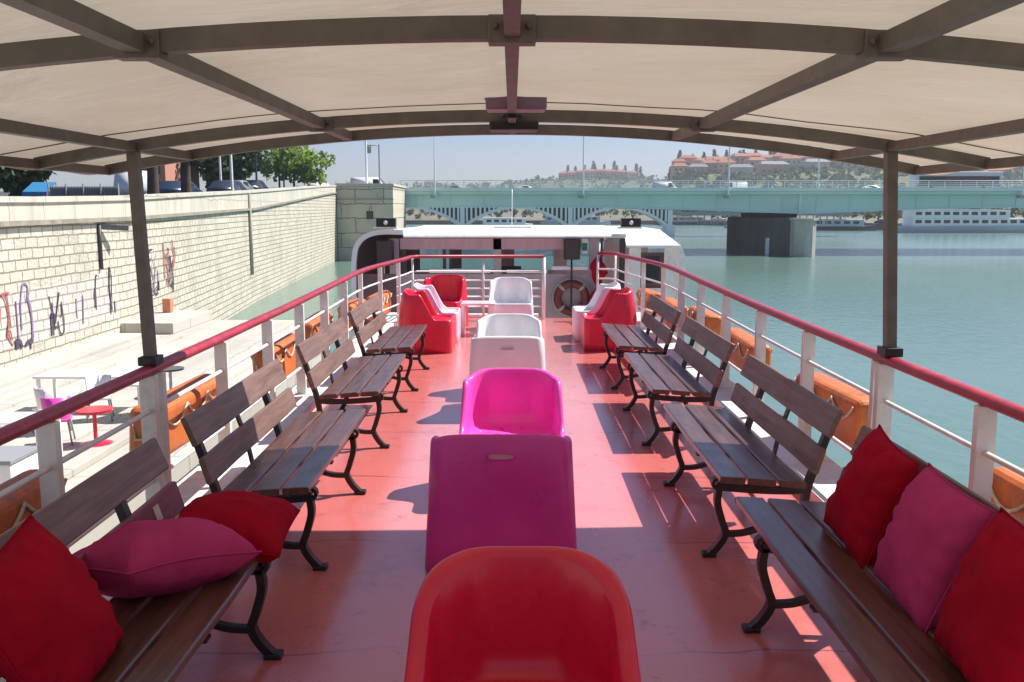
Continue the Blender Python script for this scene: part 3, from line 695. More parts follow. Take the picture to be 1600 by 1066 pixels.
make_chair('white tub armchair at the far end, in front of the gate post','p_white','slot_grey',True,(-.02,14.05,0),0,.78)
make_chair('red armchair seen side-on between the far quay-side bench and the white one','p_red','slot_pale',True,(-1.13,11.95,0),radians(90),.80)
make_chair('pale pink armchair seen side-on behind the red one on the quay side','p_blush','slot_grey',True,(-1.10,12.85,0),radians(90),.80)
make_chair('red armchair turned aft in the front quay-side corner','p_red','slot_pale',True,(-1.08,14.35,0),radians(-14),.80)
make_chair('red armchair seen side-on beside the far river-side bench','p_red','slot_pale',True,(1.30,12.15,0),radians(-90),.80)
make_chair('white armchair seen side-on behind the red one on the river side','p_white','slot_grey',True,(1.24,13.05,0),radians(-90),.80)
tb=thing('side_table','small pale pink table beside the far white armchair','table',(-.50,13.45,0))
b=MB(); b.box(-.25,.25,-.22,.22,.44,.475,bev=.01); b.build('tabletop','p_blush',tb)
for sx in (-1,1):
    for sy in (-1,1):
        b=MB(); b.box(sx*.22-.02,sx*.22+.02,sy*.19-.02,sy*.19+.02,0,.44,bev=.004); b.build('leg','p_white',tb)

# ------------------------------------------------------------------ life floats hung outside the rails
def make_float(L):
    t=thing('life_float','','life float',(0,0,0),0,'orange life floats hung outside the rails')
    b=MB(); b.box(-.105,.105,-L/2,L/2,-.18,.18,bev=.075); b.build('body','orange',t)
    for sx in (-1,1):
        P=[]
        for i in range(25):
            u=i/24; P.append((sx*.114,-L/2+.05+u*(L-.10),.13-.10*abs(sin(u*pi*3))))
        b=MB(); b.tube(P,.009,6,up=(1,0,0)); b.build('rope','rope',t)
    P=[(.17,-L/2-.02,.2)]
    b=MB(); b.tube([(-.08,-L/2+.02,.13),(-.04,-L/2-.012,-.02),(.04,-L/2-.012,-.01),(.08,-L/2+.02,.13)],.009,6); b.build('rope','rope',t)
    return t
fl=[('orange life float outside the quay-side rail, beside the bench with the stickers',-2.34,3.7),
('orange life float outside the quay-side rail, hung at the canopy post',-2.34,6.12),
('orange life float outside the quay-side rail, behind the half-shaded bench',-2.33,8.75),
('orange life float outside the quay-side rail, behind the sunlit middle bench',-2.32,10.35),
('orange life float outside the quay-side rail, behind the side-on red chair',-2.22,12.2),
('orange life float at the front quay-side corner of the rail',-2.08,13.7),
('orange life float outside the river-side rail, beside the three cushions',2.42,3.62),
('orange life float with sunlit top outside the river-side rail at the canopy post',2.42,6.45),
('orange life float outside the river-side rail, behind the sunlit middle bench',2.40,9.0),
('orange life float outside the river-side rail, behind the bench touching the chairs',2.38,10.9),
('orange life float outside the river-side rail, beside the far red chair',2.30,12.5),
('orange life float at the front river-side corner of the rail',2.16,13.8)]
f0=make_float(1.22); 
for i,(l,x,y) in enumerate(fl):
    o=f0 if i==0 else dup(f0,(0,0,0))
    o.location=(x-.08*(1 if x>0 else -1),y,.43+.03*sin(i*2.3)); o.rotation_euler=(radians(2.5*sin(i*3.1)),radians(4*sin(i*1.9)),(0 if x<0 else pi)+radians(2*sin(i*4.7))); o['label']=l
    if y>11.9: o.scale=(1,.85,1)

# ------------------------------------------------------------------ wheelhouse
wh=thing('wheelhouse','white framed wheelhouse with mauve panels, forward of the red deck','wheelhouse',(0,17.2,-2.0))
wo=Vector((0,-17.2,2.0))
def wb(name,m,boxes,parent=wh,bev=0.):
    b=MB()
    for q in boxes: b.box(*q,bev=bev)
    b.v=[tuple(Vector(v)+wo) for v in b.v]; return b.build(name,m,parent)
b=MB(); b.prism([(17.10,1.30),(17.10,1.325),(17.14,1.36),(17.38,1.455),(21.4,1.455),(21.4,1.30)],'x',-2.02,2.12); b.v=[tuple(Vector(v)+wo) for v in b.v]; b.build('roof','white',wh)
# quay-side rounded edge frame
b=MB(); P=[(-2.03,17.2,1.40),(-2.45,17.2,1.40),(-2.72,17.2,1.33),(-2.88,17.2,1.18),(-2.95,17.2,.95),(-2.97,17.2,.4),(-2.97,17.2,-1.9)]
b.bar([Vector(p)+wo for p in bez(P,5)],.09,.10,up=(0,1,0)); b.build('corner_frame','white_clean',wh)
b=MB(); vs=[];fs=[]
Q=[Vector(p) for p in bez(P,5)]
for p in Q: vs+= [Vector((p.x,17.26,p.z))+wo, Vector((p.x,21.4,p.z))+wo]
fs=[(2*i,2*i+1,2*i+3,2*i+2) for i in range(len(Q)-1)]
b.add(vs,fs,True); b.build('side_panel','hull_white',wh)
b=MB(); b.add([Vector((v.x+.03,v.y,v.z-.03)) for v in vs],fs,True); b.build('side_lining','cabin_lining',wh)
# river-side lean-to
b=MB(); vs=[(2.125,17.1,1.12),(3.14,17.1,1.12),(3.14,17.1,1.16),(2.125,17.1,1.16),(2.125,17.6,1.44),(2.82,17.6,1.44),(3.14,17.6,1.18),(2.125,21.4,1.44),(2.82,21.4,1.44),(3.14,21.4,1.18),(3.14,21.4,1.12),(2.125,21.4,1.12)]
b.add(vs,[(0,1,2,3),(3,2,5,4),(2,6,5),(5,6,9,8),(4,5,8,7),(1,10,9,6,2),(0,11,10,1),(7,8,9,10,11),(0,3,4,7,11)]); b.v=[tuple(Vector(v)+wo) for v in b.v]; b.build('side_roof','white_clean',wh)
b=MB(); b.bar([Vector(p)+wo for p in bez([(3.05,17.2,1.17),(3.16,17.2,.95),(3.2,17.2,.4),(3.2,17.2,-1.9)],6)],.14,.12,up=(0,1,0)); b.build('corner_frame','white',wh)
wb('aft_wall','cabin_grey',[(-2.1,.70,17.22,17.28,-1.9,.62),(.70,1.45,17.22,17.28,-1.9,.62),(1.45,1.62,17.22,17.28,-1.9,1.28),(-2.3,-2.12,17.22,17.28,.62,1.28),(-.35,-.20,17.22,17.28,.62,1.28)])
wb('header','cabin_pink',[(-2.1,1.4,17.22,17.30,1.08,1.285)])
wb('aft_panel','cabin_lining',[(-2.88,-2.1,17.22,17.28,-1.9,.62)])
wb('sill','white_clean',[(-1.55,-.40,17.14,17.30,.64,.72),(-.1,.66,17.14,17.30,.64,.70),(.74,1.42,17.14,17.30,.70,.77)],bev=.01)
wb('side_wall','white',[(2.2,2.42,17.24,17.30,-1.9,1.11),(2.86,3.10,17.24,17.30,-1.9,1.11),(2.42,2.86,17.24,17.30,-1.9,.35)])
wb('side_door','brown',[(2.42,2.86,17.27,17.31,.35,1.02)])
wb('side_door_glass','dark_glass',[(2.50,2.78,17.255,17.268,.45,.95)])
wb('mullion','cabin_dark',[(-2.08,-1.98,17.21,17.29,.62,1.08),(-1.30,-1.24,17.21,17.29,.62,1.08),(-1.18,-1.14,17.21,17.29,.62,1.08),(2.02,2.12,17.2,17.30,-.2,1.28),(1.66,1.70,17.2,17.28,-.2,1.28)])
wb('inner_wall','cabin_pink',[(-2.9,-2.1,20.9,20.96,-1.9,1.28),(-2.1,2.1,20.9,20.96,-1.9,.45),(-2.1,2.1,20.9,20.96,1.1,1.28),(-1.4,-1.15,20.9,20.96,.45,1.1),(-.3,.05,20.9,20.96,.45,1.1),(.95,1.25,20.9,20.96,.45,1.1),(2.1,3.1,20.9,20.96,-1.9,1.12)])
for x0,x1 in ((-2.1,-1.4),(-1.15,-.3),(.05,.95),(1.25,2.1)):
    wb('windscreen','glass',[(x0,x1,20.92,20.94,.45,1.1)])
wb('cabin_floor','cabin_grey',[(-2.9,3.1,17.3,20.9,-1.95,-1.9)])
wb('console','cabin_dark',[(-1.0,1.0,19.9,20.6,-1.9,.35),(-.35,.2,19.7,19.95,.35,.6)],bev=.02)
wb('roof_hatch','white_clean',[(-.35,.4,18.3,19.0,1.457,1.49)],bev=.015)
b=MB(); b.tube([Vector((0,17.8,1.5))+wo,Vector((0,17.8,2.2))+wo],.009,8); b.build('antenna','white_clean',wh)
for x in (-2.33,2.20):
    fl_=thing('floodlight','black floodlight on the '+('quay-side' if x<0 else 'river-side')+' corner of the wheelhouse roof','floodlight',(x,17.1,1.49),0,'floodlights on the wheelhouse roof')
    b=MB(); b.box(-.18,.18,-.08,.1,.012,.17,bev=.015); b.build('housing','black',fl_)
    b=MB(); b.tube([(0,-.085,.09),(0,-.094,.09)],.04,12); b.build('lens','white_clean',fl_)
    b=MB(); b.box(-.24,.2,-.05,.1,-.02,.012); b.build('bracket','white',fl_)
def speaker(label,x,y,z0,z1,w,d):
    t=thing('loudspeaker',label,'loudspeaker',(x,y,z0))
    b=MB(); b.box(-w/2,w/2,0,d,0,z1-z0,bev=.015); b.build('cabinet','black',t)
    b=MB(); b.box(-w/2+.02,w/2-.02,-.006,-.001,.02,z1-z0-.02); b.build('grille','cabin_dark',t)
    return t
speaker('black loudspeaker inside the quay-side corner of the wheelhouse',-2.36,17.0,.80,1.26,.30,.2)
t=speaker('black panel speaker on a pole above the lifebuoy',1.11,17.0,.90,1.29,.30,.12)
b=MB(); b.tube([(0,.06,-.001),(0,.06,-1.5)],.018,8); b.build('pole','dark_steel',t)
ex=thing('exit_sign','small green and white exit sign inside the wheelhouse','sign',(1.36,17.18,1.0))
b=MB(); b.box(-.06,.06,0,.012,.0,.28); b.build('plate','white_clean',ex); b=MB(); b.box(-.05,.05,-.004,-.001,.06,.2); b.build('symbol','green_sign',ex)
lb=thing('lifebuoy','red lifebuoy with pale bands hung on the wheelhouse wall','lifebuoy',(1.12,17.12,.18))
R,r=.265,.075
def torus_seg(a0,a1,n,rr,seg=14):
    b=MB(); P=[(R*cos(a0+(a1-a0)*i/n),0,R*sin(a0+(a1-a0)*i/n)) for i in range(n+1)]
    b.tube(P,rr,seg,up=(0,1,0)); return b
b=MB(); b.tube([(R*cos(2*pi*i/40),0,R*sin(2*pi*i/40)) for i in range(40)],r,14,up=(0,1,0),closed=True); b.build('ring','buoy',lb)
for k in range(4):
    a=pi/4+k*pi/2; torus_seg(a-.10,a+.10,6,r+.004).build('band','cabin_grey',lb)
b=MB(); b.tube([((R+.09)*cos(2*pi*i/48),-.02,(R+.09)*sin(2*pi*i/48)+.0) for i in range(48)],.01,6,up=(0,1,0),closed=True); b.build('grab_rope','rope',lb)
# rolled red flag by the gate
fg=thing('flag','furled red flag hanging on a staff beside the lifebuoy','flag',(1.56,17.0,-1.9))
b=MB(); b.tube([(0,0,0),(.06,0,3.1)],.015,8); b.build('staff','white',fg)
b=MB(); vs=[];fs=[]
for j in range(13):
    z=1.85+1.05*j/12; w=.11+.07*sin(j*.9)-.03*(j/12)
    for i in range(12): a=2*pi*i/12; vs.append((.04+w*cos(a)*(1+.25*sin(3*a+j)),.0+.07*sin(a)*(1+.3*cos(4*a)),z+.05*sin(a*2)))
for j in range(12):
    for i in range(12): fs.append((j*12+i,j*12+(i+1)%12,(j+1)*12+(i+1)%12,(j+1)*12+i))
b.add(vs,fs+[tuple(range(12))[::-1],tuple(range(144,156))],True); b.build('cloth','c_red',fg)

# ------------------------------------------------------------------ river
b=MB(); b.add([(-2500,-400,WATER),(2500,-400,WATER),(2500,3500,WATER),(-2500,3500,WATER)],[(0,1,2,3)]); struct(b.build('water','water'))
# ------------------------------------------------------------------ quay, wall
WX=lambda y: pw(y,[(-60,-13.0),(20,-13.15),(32,-13.3),(58,-16.2),(78,-17.8),(106,-19.9)])
TOP=[(-60,1.9),(24,2.13),(32,2.27),(58,2.95),(98,4.25),(120,4.6)]
STR=[(-60,1.2),(24,1.37),(32,1.42),(58,1.72),(98,3.30),(110,3.6)]
YS=[-60,-30,-10,5,20,26,32,38,45,52,58,65,72,78,85,92,100,104]
b=MB(); b.prism([(-60,-12.9),(34.8,-13.3),(34.8,-6.6),(28,-6.4),(-60,-6.0)][::-1] and [(WX(-60)-.3,-60),(WX(34.8)-.3,34.8),(-7.7,34.8),(-6.2,30),(-5.6,20),(-5.6,-60)],'z',WATER-1,QUAY); struct(b.build('quay','quay'))
b=MB()
for i,(dx,h) in enumerate(((2.4,.06),(1.2,.15))):
    P=[(WX(y)+dx,y) for y in (-60,-20,20,30)]; b.prism([(WX(-60)-.2,-60)]+P+[(WX(30)-.2,30)],'z',QUAY-.01*i,QUAY+h)
struct(b.build('quay_steps','quay'))
b=MB(); b.box(-10.2,-7.0,-60,33.2,QUAY,QUAY+.13,bev=.02); struct(b.build('quay_walkway','quay'))
qw=thing('quay_wall','tall pale stone quay wall with parapet and graffiti behind the lower quay','wall',(-13.2,30,QUAY))
qo=Vector((13.2,-30,-QUAY))
def wall_strip(name,m,z0f,z1f,dx,thick):
    b=MB(); vs=[];fs=[]
    for y in YS:
        x=WX(y)+dx
        vs+= [Vector((x,y,z0f(y)))+qo,Vector((x,y,z1f(y)))+qo,Vector((x-thick,y,z1f(y)))+qo,Vector((x-thick,y,z0f(y)))+qo]
    for i in range(len(YS)-1):
        for k in range(4): fs.append((4*i+k,4*i+(k+1)%4,4*i+4+(k+1)%4,4*i+4+k))
    fs+=[(0,1,2,3),tuple(4*(len(YS)-1)+k for k in (3,2,1,0))]
    b.add(vs,fs); return b.build(name,m,qw)
wall_strip('masonry','stone',lambda y:WATER-1,lambda y:pw(y,STR),0,1.2)
wall_strip('string_course','stringc',lambda y:pw(y,STR)+.002,lambda y:pw(y,STR)+.13,.14,.5)
wall_strip('parapet','coping',lambda y:pw(y,STR)+.132,lambda y:pw(y,TOP)-.16,.03,.42)
wall_strip('coping_stone','coping',lambda y:pw(y,TOP)-.158,lambda y:pw(y,TOP),.10,.56)
# bracket lamp, and a grey tube standing for a streak on the wall
b=MB(); y=29.5; b.bar([Vector((WX(y)+.02,y,1.25))+qo,Vector((WX(y)+.5,y+1.1,1.18))+qo],.12,.16); b.tube([Vector((WX(y)+.06,y,1.3))+qo,Vector((WX(y)+.06,y,-.1))+qo],.06,8); b.build('wall_bracket_streak','dark_steel',qw)
b=MB(); y=56; b.tube([Vector((WX(y)+.1,y,2.7))+qo,Vector((WX(y)+.1,y,-2.2))+qo],.09,10); b.build('wall_bracket_streak','concrete',qw)
def stroke(b,pts,w,d=.0):
    P=[Vector((WX(y)+.025+d,y,z))+qo for y,z in pts]; b.bar(P,w,.012,up=(1,0,0))
rg=random.Random(3)
def scribble(y0,z0,w,h,m,n,sw,d=0.):
    b=MB()
    for s in range(n):
        P=[]; y=y0+rg.random()*w; z=z0+rg.random()*h*.4
        for k in range(rg.randint(4,7)):
            P.append((max(y0,min(y0+w,y)),max(z0,min(z0+h,z)))); y+=rg.uniform(-.35,.4)*w*.7; z+=rg.uniform(-.25,.5)*h
        Q=[(p.x,p.y) for p in bez([(a,c,0) for a,c in P],5)]
        R=[Q[0]]
        for q in Q[1:]:
            if abs(q[0]-R[-1][0])+abs(q[1]-R[-1][1])>.04: R.append(q)
        if len(R)>1: stroke(b,R,sw*(.6+.8*rg.random()),d+.004*s)
    return b.build('graffiti',m,qw)
def patch(y0,y1,z0,z1,m,d):
    b=MB(); k=14
    P=[]
    top=[(y0+(y1-y0)*i/k, z1+.12*sin(i*2.3)) for i in range(k+1)]; bot=[(y0+(y1-y0)*i/k, z0+.08*sin(i*1.7)) for i in range(k+1)]
    vs=[Vector((WX(y)+.008+d,y,z))+qo for y,z in top]+[Vector((WX(y)+.008+d,y,z))+qo for y,z in bot]
    b.add(vs,[(i,i+1,k+2+i,k+1+i) for i in range(k)]); return b.build('overpainted_patch',m,qw)
patch(20.5,30.8,-1.85,-.30,'g_pale',0)
scribble(21.6,-1.75,1.2,1.2,'g_mauve',4,.05); scribble(22.9,-1.75,1.0,1.4,'g_red',5,.04); scribble(29.9,-1.6,.5,1.5,'g_dark',3,.05); scribble(24.2,-1.9,.9,1.7,'g_mauve',3,.06); scribble(26.0,-1.8,.9,1.5,'g_dark',4,.05)
scribble(27.6,-1.7,.5,1.5,'g_mauve',2,.05); scribble(28.9,-1.7,.4,1.4,'g_dark',2,.05); scribble(33.0,-1.4,2.2,1.7,'g_dark',10,.045); scribble(33.4,-1.2,1.5,1.3,'g_mauve',4,.04,.045); scribble(36.2,-1.2,1.8,1.7,'g_red',6,.05); scribble(36.6,-1.5,.8,1.4,'g_dark',3,.08,.02)
scribble(24.0,-2.0,.8,.5,'g_dark',4,.08)
# plinth at the far end of the lower quay
pl=thing('concrete_plinth','low concrete plinth with a terracotta box at the far end of the lower quay','plinth',(-12.9,34,QUAY))
b=MB(); b.box(-.6,1.4,-3.2,.8,0,.38,bev=.03); b.build('block','quay',pl)
b=MB(); b.box(-.12,.18,-.1,.2,.38,.90,bev=.02); b.build('box','clay',pl)
# abutment
ab=thing('bridge_abutment','pale stone abutment block where the quay wall meets the green bridge','abutment',(-15.8,104,WATER))
b=MB(); b.box(-3.9,2.45,0,12,-1,8.25,bev=.05); b.build('block','abut',ab)
b=MB(); b.box(-4.0,2.55,-.12,12.1,8.252,8.55,bev=.04); b.box(-4.0,2.5,-.09,-.001,6.75,6.9); b.build('coping_stone','coping',ab)
b=MB(); b.box(-.6,.2,-.03,.1,4.6,5.5); b.box(-.05,.0,-.02,.1,5.5,6.3); b.build('niche','cabin_dark',ab)
# upper bank ground
b=MB(); vs=[];fs=[]
for y in YS+[118]:
    z=pw(y,TOP)-.85
    vs+=[(WX(y)-.4,y,z),(-60,y,z+.2),(-600,y,z+2)]
for i in range(len(YS)):
    for k in range(2): fs.append((3*i+k,3*i+k+1,3*i+4+k,3*i+3+k))
b.add(vs,fs); struct(b.build('upper_bank','road'))
b=MB(); b.prism([(-600,118),(-17,118),(-22,140),(-60,330),(-600,400)],'z',WATER-1,3.4); struct(b.build('upstream_bank','earth'))

# ------------------------------------------------------------------ trees
def tree(name,label,x,y,z,h,r,trunk_h,leafm,n,leaf,rng,group=None,tr=.22):
    t=thing(name,label,'tree',(x,y,z),0,group)
    b=MB(); top=h*.72
    P=[(0,0,-.2),(.05,.03,trunk_h*.5),(-.05,.02,trunk_h),(.1,-.1,top)]
    seg=9; Q=bez(P,4); vs=[];fs=[]
    for i,p in enumerate(Q):
        rr=tr*(1-.75*i/len(Q))*(1.25 if i==0 else 1)
        for k in range(seg): vs.append((p.x+rr*cos(2*pi*k/seg),p.y+rr*sin(2*pi*k/seg),p.z))
    for i in range(len(Q)-1):
        for k in range(seg): fs.append((i*seg+k,i*seg+(k+1)%seg,(i+1)*seg+(k+1)%seg,(i+1)*seg+k))
    b.add(vs,fs,True)
    for k in range(6):
        a=k*1.05+rng.random(); z0=lerp(trunk_h*.9,top*.9,rng.random()); l=r*(.5+.3*rng.random())
        b.tube([(0,0,z0),(l*.5*cos(a),l*.5*sin(a),z0+l*.35),(l*cos(a),l*sin(a),z0+l*.8)],tr*.25,6)
    b.build('trunk','bark',t)
    b=MB(); ch=(h-trunk_h)
    b.crown((0,0,trunk_h+ch*.52),(r*1.12,r*1.12,ch*.56),n,leaf,rng,14); b.build('crown',leafm,t)
    return t
rt=random.Random(11)
tree('plane_tree','bushy bright green tree standing just before the abutment',-22.5,96,3.3,5.0,3.8,.8,'leaf_lit',2600,.42,rt)
tree('plane_tree','rounder green tree rising left of the bushy bright one',-30,97,3.2,4.4,2.6,.7,'leaf_lit',1800,.42,rt)
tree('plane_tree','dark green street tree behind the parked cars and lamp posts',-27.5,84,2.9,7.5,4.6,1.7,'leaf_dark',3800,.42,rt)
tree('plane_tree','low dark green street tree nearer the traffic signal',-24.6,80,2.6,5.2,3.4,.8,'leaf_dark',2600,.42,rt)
tree('plane_tree','plane tree with a thick bare trunk just right of the canopy post',-18.6,48,1.95,11,4.2,4.6,'leaf_lit',3200,.40,rt,tr=.34)
tree('plane_tree','second thick-trunked plane tree beside the parked white van',-19.0,54,2.1,11.5,4.4,4.8,'leaf_lit',3200,.40,rt,tr=.34)
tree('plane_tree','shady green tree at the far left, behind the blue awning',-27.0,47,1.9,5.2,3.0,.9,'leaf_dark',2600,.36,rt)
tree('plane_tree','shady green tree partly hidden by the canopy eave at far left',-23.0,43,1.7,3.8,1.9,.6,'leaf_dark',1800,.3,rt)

# ------------------------------------------------------------------ vehicles
def car(label,loc,rz,paint,kind='car',group='cars parked and driving by',wheels=True):
    van=kind=='van'
    L,W,H=(4.9,1.9,2.05) if van else (4.2,1.72,1.42)
    t=thing('parked_van' if van else 'parked_car',label,kind,loc,rz,group)
    pr=([(-L/2,.3),(-L/2,.95),(-L/2+.15,H-.1),(-L/2+.4,H),(L/2-1.5,H),(L/2-.75,1.15),(L/2-.1,.95),(L/2,.6),(L/2,.3)] if van else
        [(-L/2,.32),(-L/2,.75),(-L/2+.12,.92),(-L/2+.55,.98),(-L/2+1.1,H-.05),(-L/2+1.6,H),(L/2-1.75,H-.02),(L/2-1.0,.98),(L/2-.15,.82),(L/2,.6),(L/2,.32)])
    bm=bmesh.new(); vs=[bm.verts.new((x,-W/2,z)) for x,z in pr]; f=bm.faces.new(vs)
    e=bmesh.ops.extrude_face_region(bm,geom=[f]); 
    for v in e['geom']:
        if isinstance(v,bmesh.types.BMVert): v.co.y=W/2
    for v in bm.verts:
        if v.co.z>1.0: v.co.y*=.86
    bmesh.ops.recalc_face_normals(bm,faces=bm.faces[:]); bmesh.ops.bevel(bm,geom=bm.edges[:],offset=.05,segments=2,affect='EDGES')
    b=MB(); bm.verts.index_update(); b.add([v.co[:] for v in bm.verts],[[v.index for v in f.verts] for f in bm.faces],True); bm.free(); b.build('body',paint,t)
    for sy in (-1,1):
        b=MB(); y=sy*W/2*.90
        z0,z1=(1.12,H-.25) if van else (1.0,H-.13)
        if van: P=[(L/2-1.5,z1),(L/2-.95,z0),(L/2-2.1,z0),(L/2-2.1,z1)]
        else: P=[(-L/2+.85,z0),(-L/2+1.3,z1),(L/2-1.85,z1),(L/2-1.25,z0)]
        b.prism(P,'y',y*.99,y*1.045) if 1 else None; b.build('side_window','dark_glass',t)
    b=MB()
    if van: b.add([(L/2-1.45,-.75,H-.12),(L/2-1.45,.75,H-.12),(L/2-.78,.78,1.22),(L/2-.78,-.78,1.22)],[(0,1,2,3)]); b.v=[(x+.05,y,z+.03) for x,y,z in b.v]
    else: b.add([(L/2-1.72,-.66,H-.08),(L/2-1.72,.66,H-.08),(L/2-1.08,.72,1.02),(L/2-1.08,-.72,1.02)],[(0,1,2,3)]); b.v=[(x+.05,y,z+.04) for x,y,z in b.v]
    b.build('windscreen','dark_glass',t)
    for sx in (-1,1):
        for sy in (-1,1):
            b=MB(); x=sx*L*.31; b.tube([(x,sy*(W/2-.16),.31),(x,sy*(W/2+.02),.31)],.31,16); w=b.build('wheel','tyre',t)
            b=MB(); b.tube([(x,sy*(W/2+.02),.31),(x,sy*(W/2+.035),.31)],.18,12); b.build('rim','car_silver',w)
    for sy in (-1,1):
        b=MB(); b.box(L/2-.06,L/2+.012,sy*.6-.14,sy*.6+.14,.62,.76,bev=.02); b.build('headlight','white_clean',t)
    return t
zb=lambda y: pw(y,TOP)-.85
car('white van parked between the canopy post and a thick tree trunk',(-26.4,66,zb(66)),pi/2,'asph_white','van')
car('dark blue car parked behind the white van and tree trunks',(-20.8,58,zb(58)),pi/2,'car_blue')
car('black car parked right of the second tree trunk',(-19.4,63.5,zb(63.5)),pi/2,'car_dark')
car('silver car parked beyond the black one under the dark trees',(-20.8,70,zb(70)),pi/2,'car_silver')
car('dark car parked beside the traffic signal post',(-21.5,77,zb(77)),pi/2,'car_dark')
car('white car on the quay road beside the bushy tree',(-21.0,101,zb(101)),pi/2,'asph_white')
car('white van standing on the road above the abutment',(-17.0,112,3.45),0,'asph_white','van')
BZ=3.86
car('white van driving over the green bridge left of its lamp post',(21.5,130,BZ),0,'asph_white','van').scale=(.78,.78,.78)
car('white van driving over the pier of the green bridge',(31.0,130,BZ),pi,'asph_white','van').scale=(.78,.78,.78)
car('white car on the green bridge right of the canopy post',(50.5,130,BZ),0,'asph_white').scale=(.78,.78,.78)
car('silver car near the abutment end of the green bridge',(-7.8,130,BZ),0,'car_silver').scale=(.78,.78,.78)
car('white car in the middle of the green bridge',(2.0,130,BZ),0,'asph_white').scale=(.78,.78,.78)
bus=thing('city_bus','white and maroon bus crossing the green bridge at far right','bus',(62.5,131,BZ))
b=MB(); b.box(-6,6,-1.25,1.25,.35,1.35,bev=.1); b.box(-6,6,-1.25,1.25,2.35,3.0,bev=.12); b.box(-6.02,-5.6,-1.26,1.26,1.3,2.4,bev=.03); b.box(5.6,6.02,-1.26,1.26,1.3,2.4,bev=.03); b.build('body','asph_white',bus)
b=MB(); b.box(-5.6,5.6,-1.2,1.2,1.35,2.36); b.build('window','dark_glass',bus)
b=MB(); b.box(-5.8,5.8,-1.262,-1.252,1.0,1.3); b.box(-2.0,4.5,-1.215,-1.2,1.38,2.3); b.build('side_stripe','maroon',bus)
for sx in (-3.9,3.4):
    for sy in (-1,1): b=MB(); b.tube([(sx,sy*1.0,.48),(sx,sy*1.27,.48)],.48,16); b.build('wheel','tyre',bus)

# ------------------------------------------------------------------ street furniture on the upper quay
def lamp_post(name,label,x,y,z,h,m='grey_steel',arm=1.2,r=.07,cat='lamp post',group=None,rz=0.):
    t=thing(name,label,cat,(x,y,z),rz,group)
    b=MB(); b.cone((0,0,0),r,r*.55,h,10); b.cone((0,0,0),r*1.8,r*1.4,.5,10); b.build('pole',m,t)
    b=MB(); b.tube(bez([(0,0,h-.05),(arm*.3,0,h+.35),(arm,0,h+.5)],5),r*.45,8); b.build('arm',m,t)
    b=MB(); b.ball((arm+.25,0,h+.48),(.42,.16,.1)); b.build('lamp_head',m,t)
    return t
lamp_post('lamp_post','tall slim white lamp post standing by the abutment',-16.6,106,3.5,9.5,'white_far',1.4,.16)
lamp_post('lamp_post','pale lamp post before the dark green street trees',-20.7,66,zb(66),8,'white_far',1.2,.09)
lamp_post('lamp_post','pale lamp post rising from the parapet beside the grey wall streak',-17.8,59,zb(59),8,'white_far',1.2,.10)
lamp_post('lamp_post','dark slim lamp post left of the bushy bright tree',-22.6,92,zb(92),6.2,'dark_steel',.9,.09)
lamp_post('lamp_post','dark lamp post with a round head between the two tree groups',-23.8,95,zb(95),6.0,'dark_steel',.5,.11)
lamp_post('lamp_post','pale thin lamp post in front of the bushy bright tree',-21.5,99,zb(99),8,'white_far',1.2,.07)
tl=thing('traffic_signal','black traffic signal on an arm over the quay road','traffic signal',(-20.9,76,zb(76)))
b=MB(); b.cone((0,0,0),.1,.07,5.2,10); b.tube([(0,0,5.0),(-2.2,0,5.1)],.05,8); b.tube([(0,0,4.3),(-1.6,0,4.35)],.04,8); b.build('pole','dark_steel',tl)
b=MB(); b.box(-.2,.2,-.15,.15,3.6,4.7,bev=.03); b.box(-2.1,-1.75,-.15,.15,4.6,5.6,bev=.03); b.build('signal_box','black',tl)
sg=thing('road_sign_gantry','grey sign mast with a square arm beside the tall white lamp post','sign',(-15.4,108,3.5))
b=MB(); b.cone((0,0,0),.10,.08,5.6,10); b.tube([(0,0,5.5),(-1.4,0,5.5)],.06,8); b.build('mast','grey_steel',sg)
b=MB(); b.box(-1.4,-.9,-.04,.04,4.6,5.4); b.build('sign_plate','grey_steel',sg)
hd=thing('site_hoarding','long white hoarding along the road behind the abutment','hoarding',(-20,116,3.4))
b=MB()
for i in range(6): b.box(-2+i*1.35,-2+i*1.35+1.3,0,.06,.1,1.5+.1*(i%2)); 
b.build('panel','white_far',hd)
for i in range(7):
    b=MB(); b.box(-2.05+i*1.35,-1.99+i*1.35,.07,.14,0,1.8); b.build('post','grey_steel',hd)
fe=thing('corrugated_fence','grey corrugated fence on the upper quay left of the canopy post','fence',(-15.6,34,zb(34)),radians(-2))
fe.scale=(.36,1,.66)
b=MB(); vs=[];fs=[]
for i in range(121):
    x=-3.8+i*.06; vs+=[(x,.03*sin(i*1.57),.05),(x,.03*sin(i*1.57),1.75),(x,.03*sin(i*1.57)+.02,1.75),(x,.03*sin(i*1.57)+.02,.05)]
for i in range(120):
    for k in range(4): fs.append((4*i+k,4*i+(k+1)%4,4*i+4+(k+1)%4,4*i+4+k))
b.add(vs,fs); b.build('sheet','fence_grey',fe)
for i in range(5): b=MB(); b.box(-3.8+i*1.8-.04,-3.8+i*1.8+.04,-.12,-.05,0,1.9); b.build('post','grey_steel',fe)
aw=thing('market_stall','stall with a bright blue awning behind the parapet','stall',(-19.3,38,zb(38)))
aw.scale=(.55,.6,.68)
b=MB(); vs=[(-.9,-.9,1.35),(.9,-.9,1.35),(.9,.6,1.95),(-.9,.6,1.95)]; vs+=[(x,y,z-.03) for x,y,z in vs]; vs+=[(-.9,-.92,1.1),(.9,-.92,1.1)]
b.add(vs,[(0,1,2,3),(7,6,5,4),(0,4,5,1),(1,5,6,2),(2,6,7,3),(3,7,4,0),(0,8,9,1)]); b.build('awning','blue_cloth',aw)
b=MB()
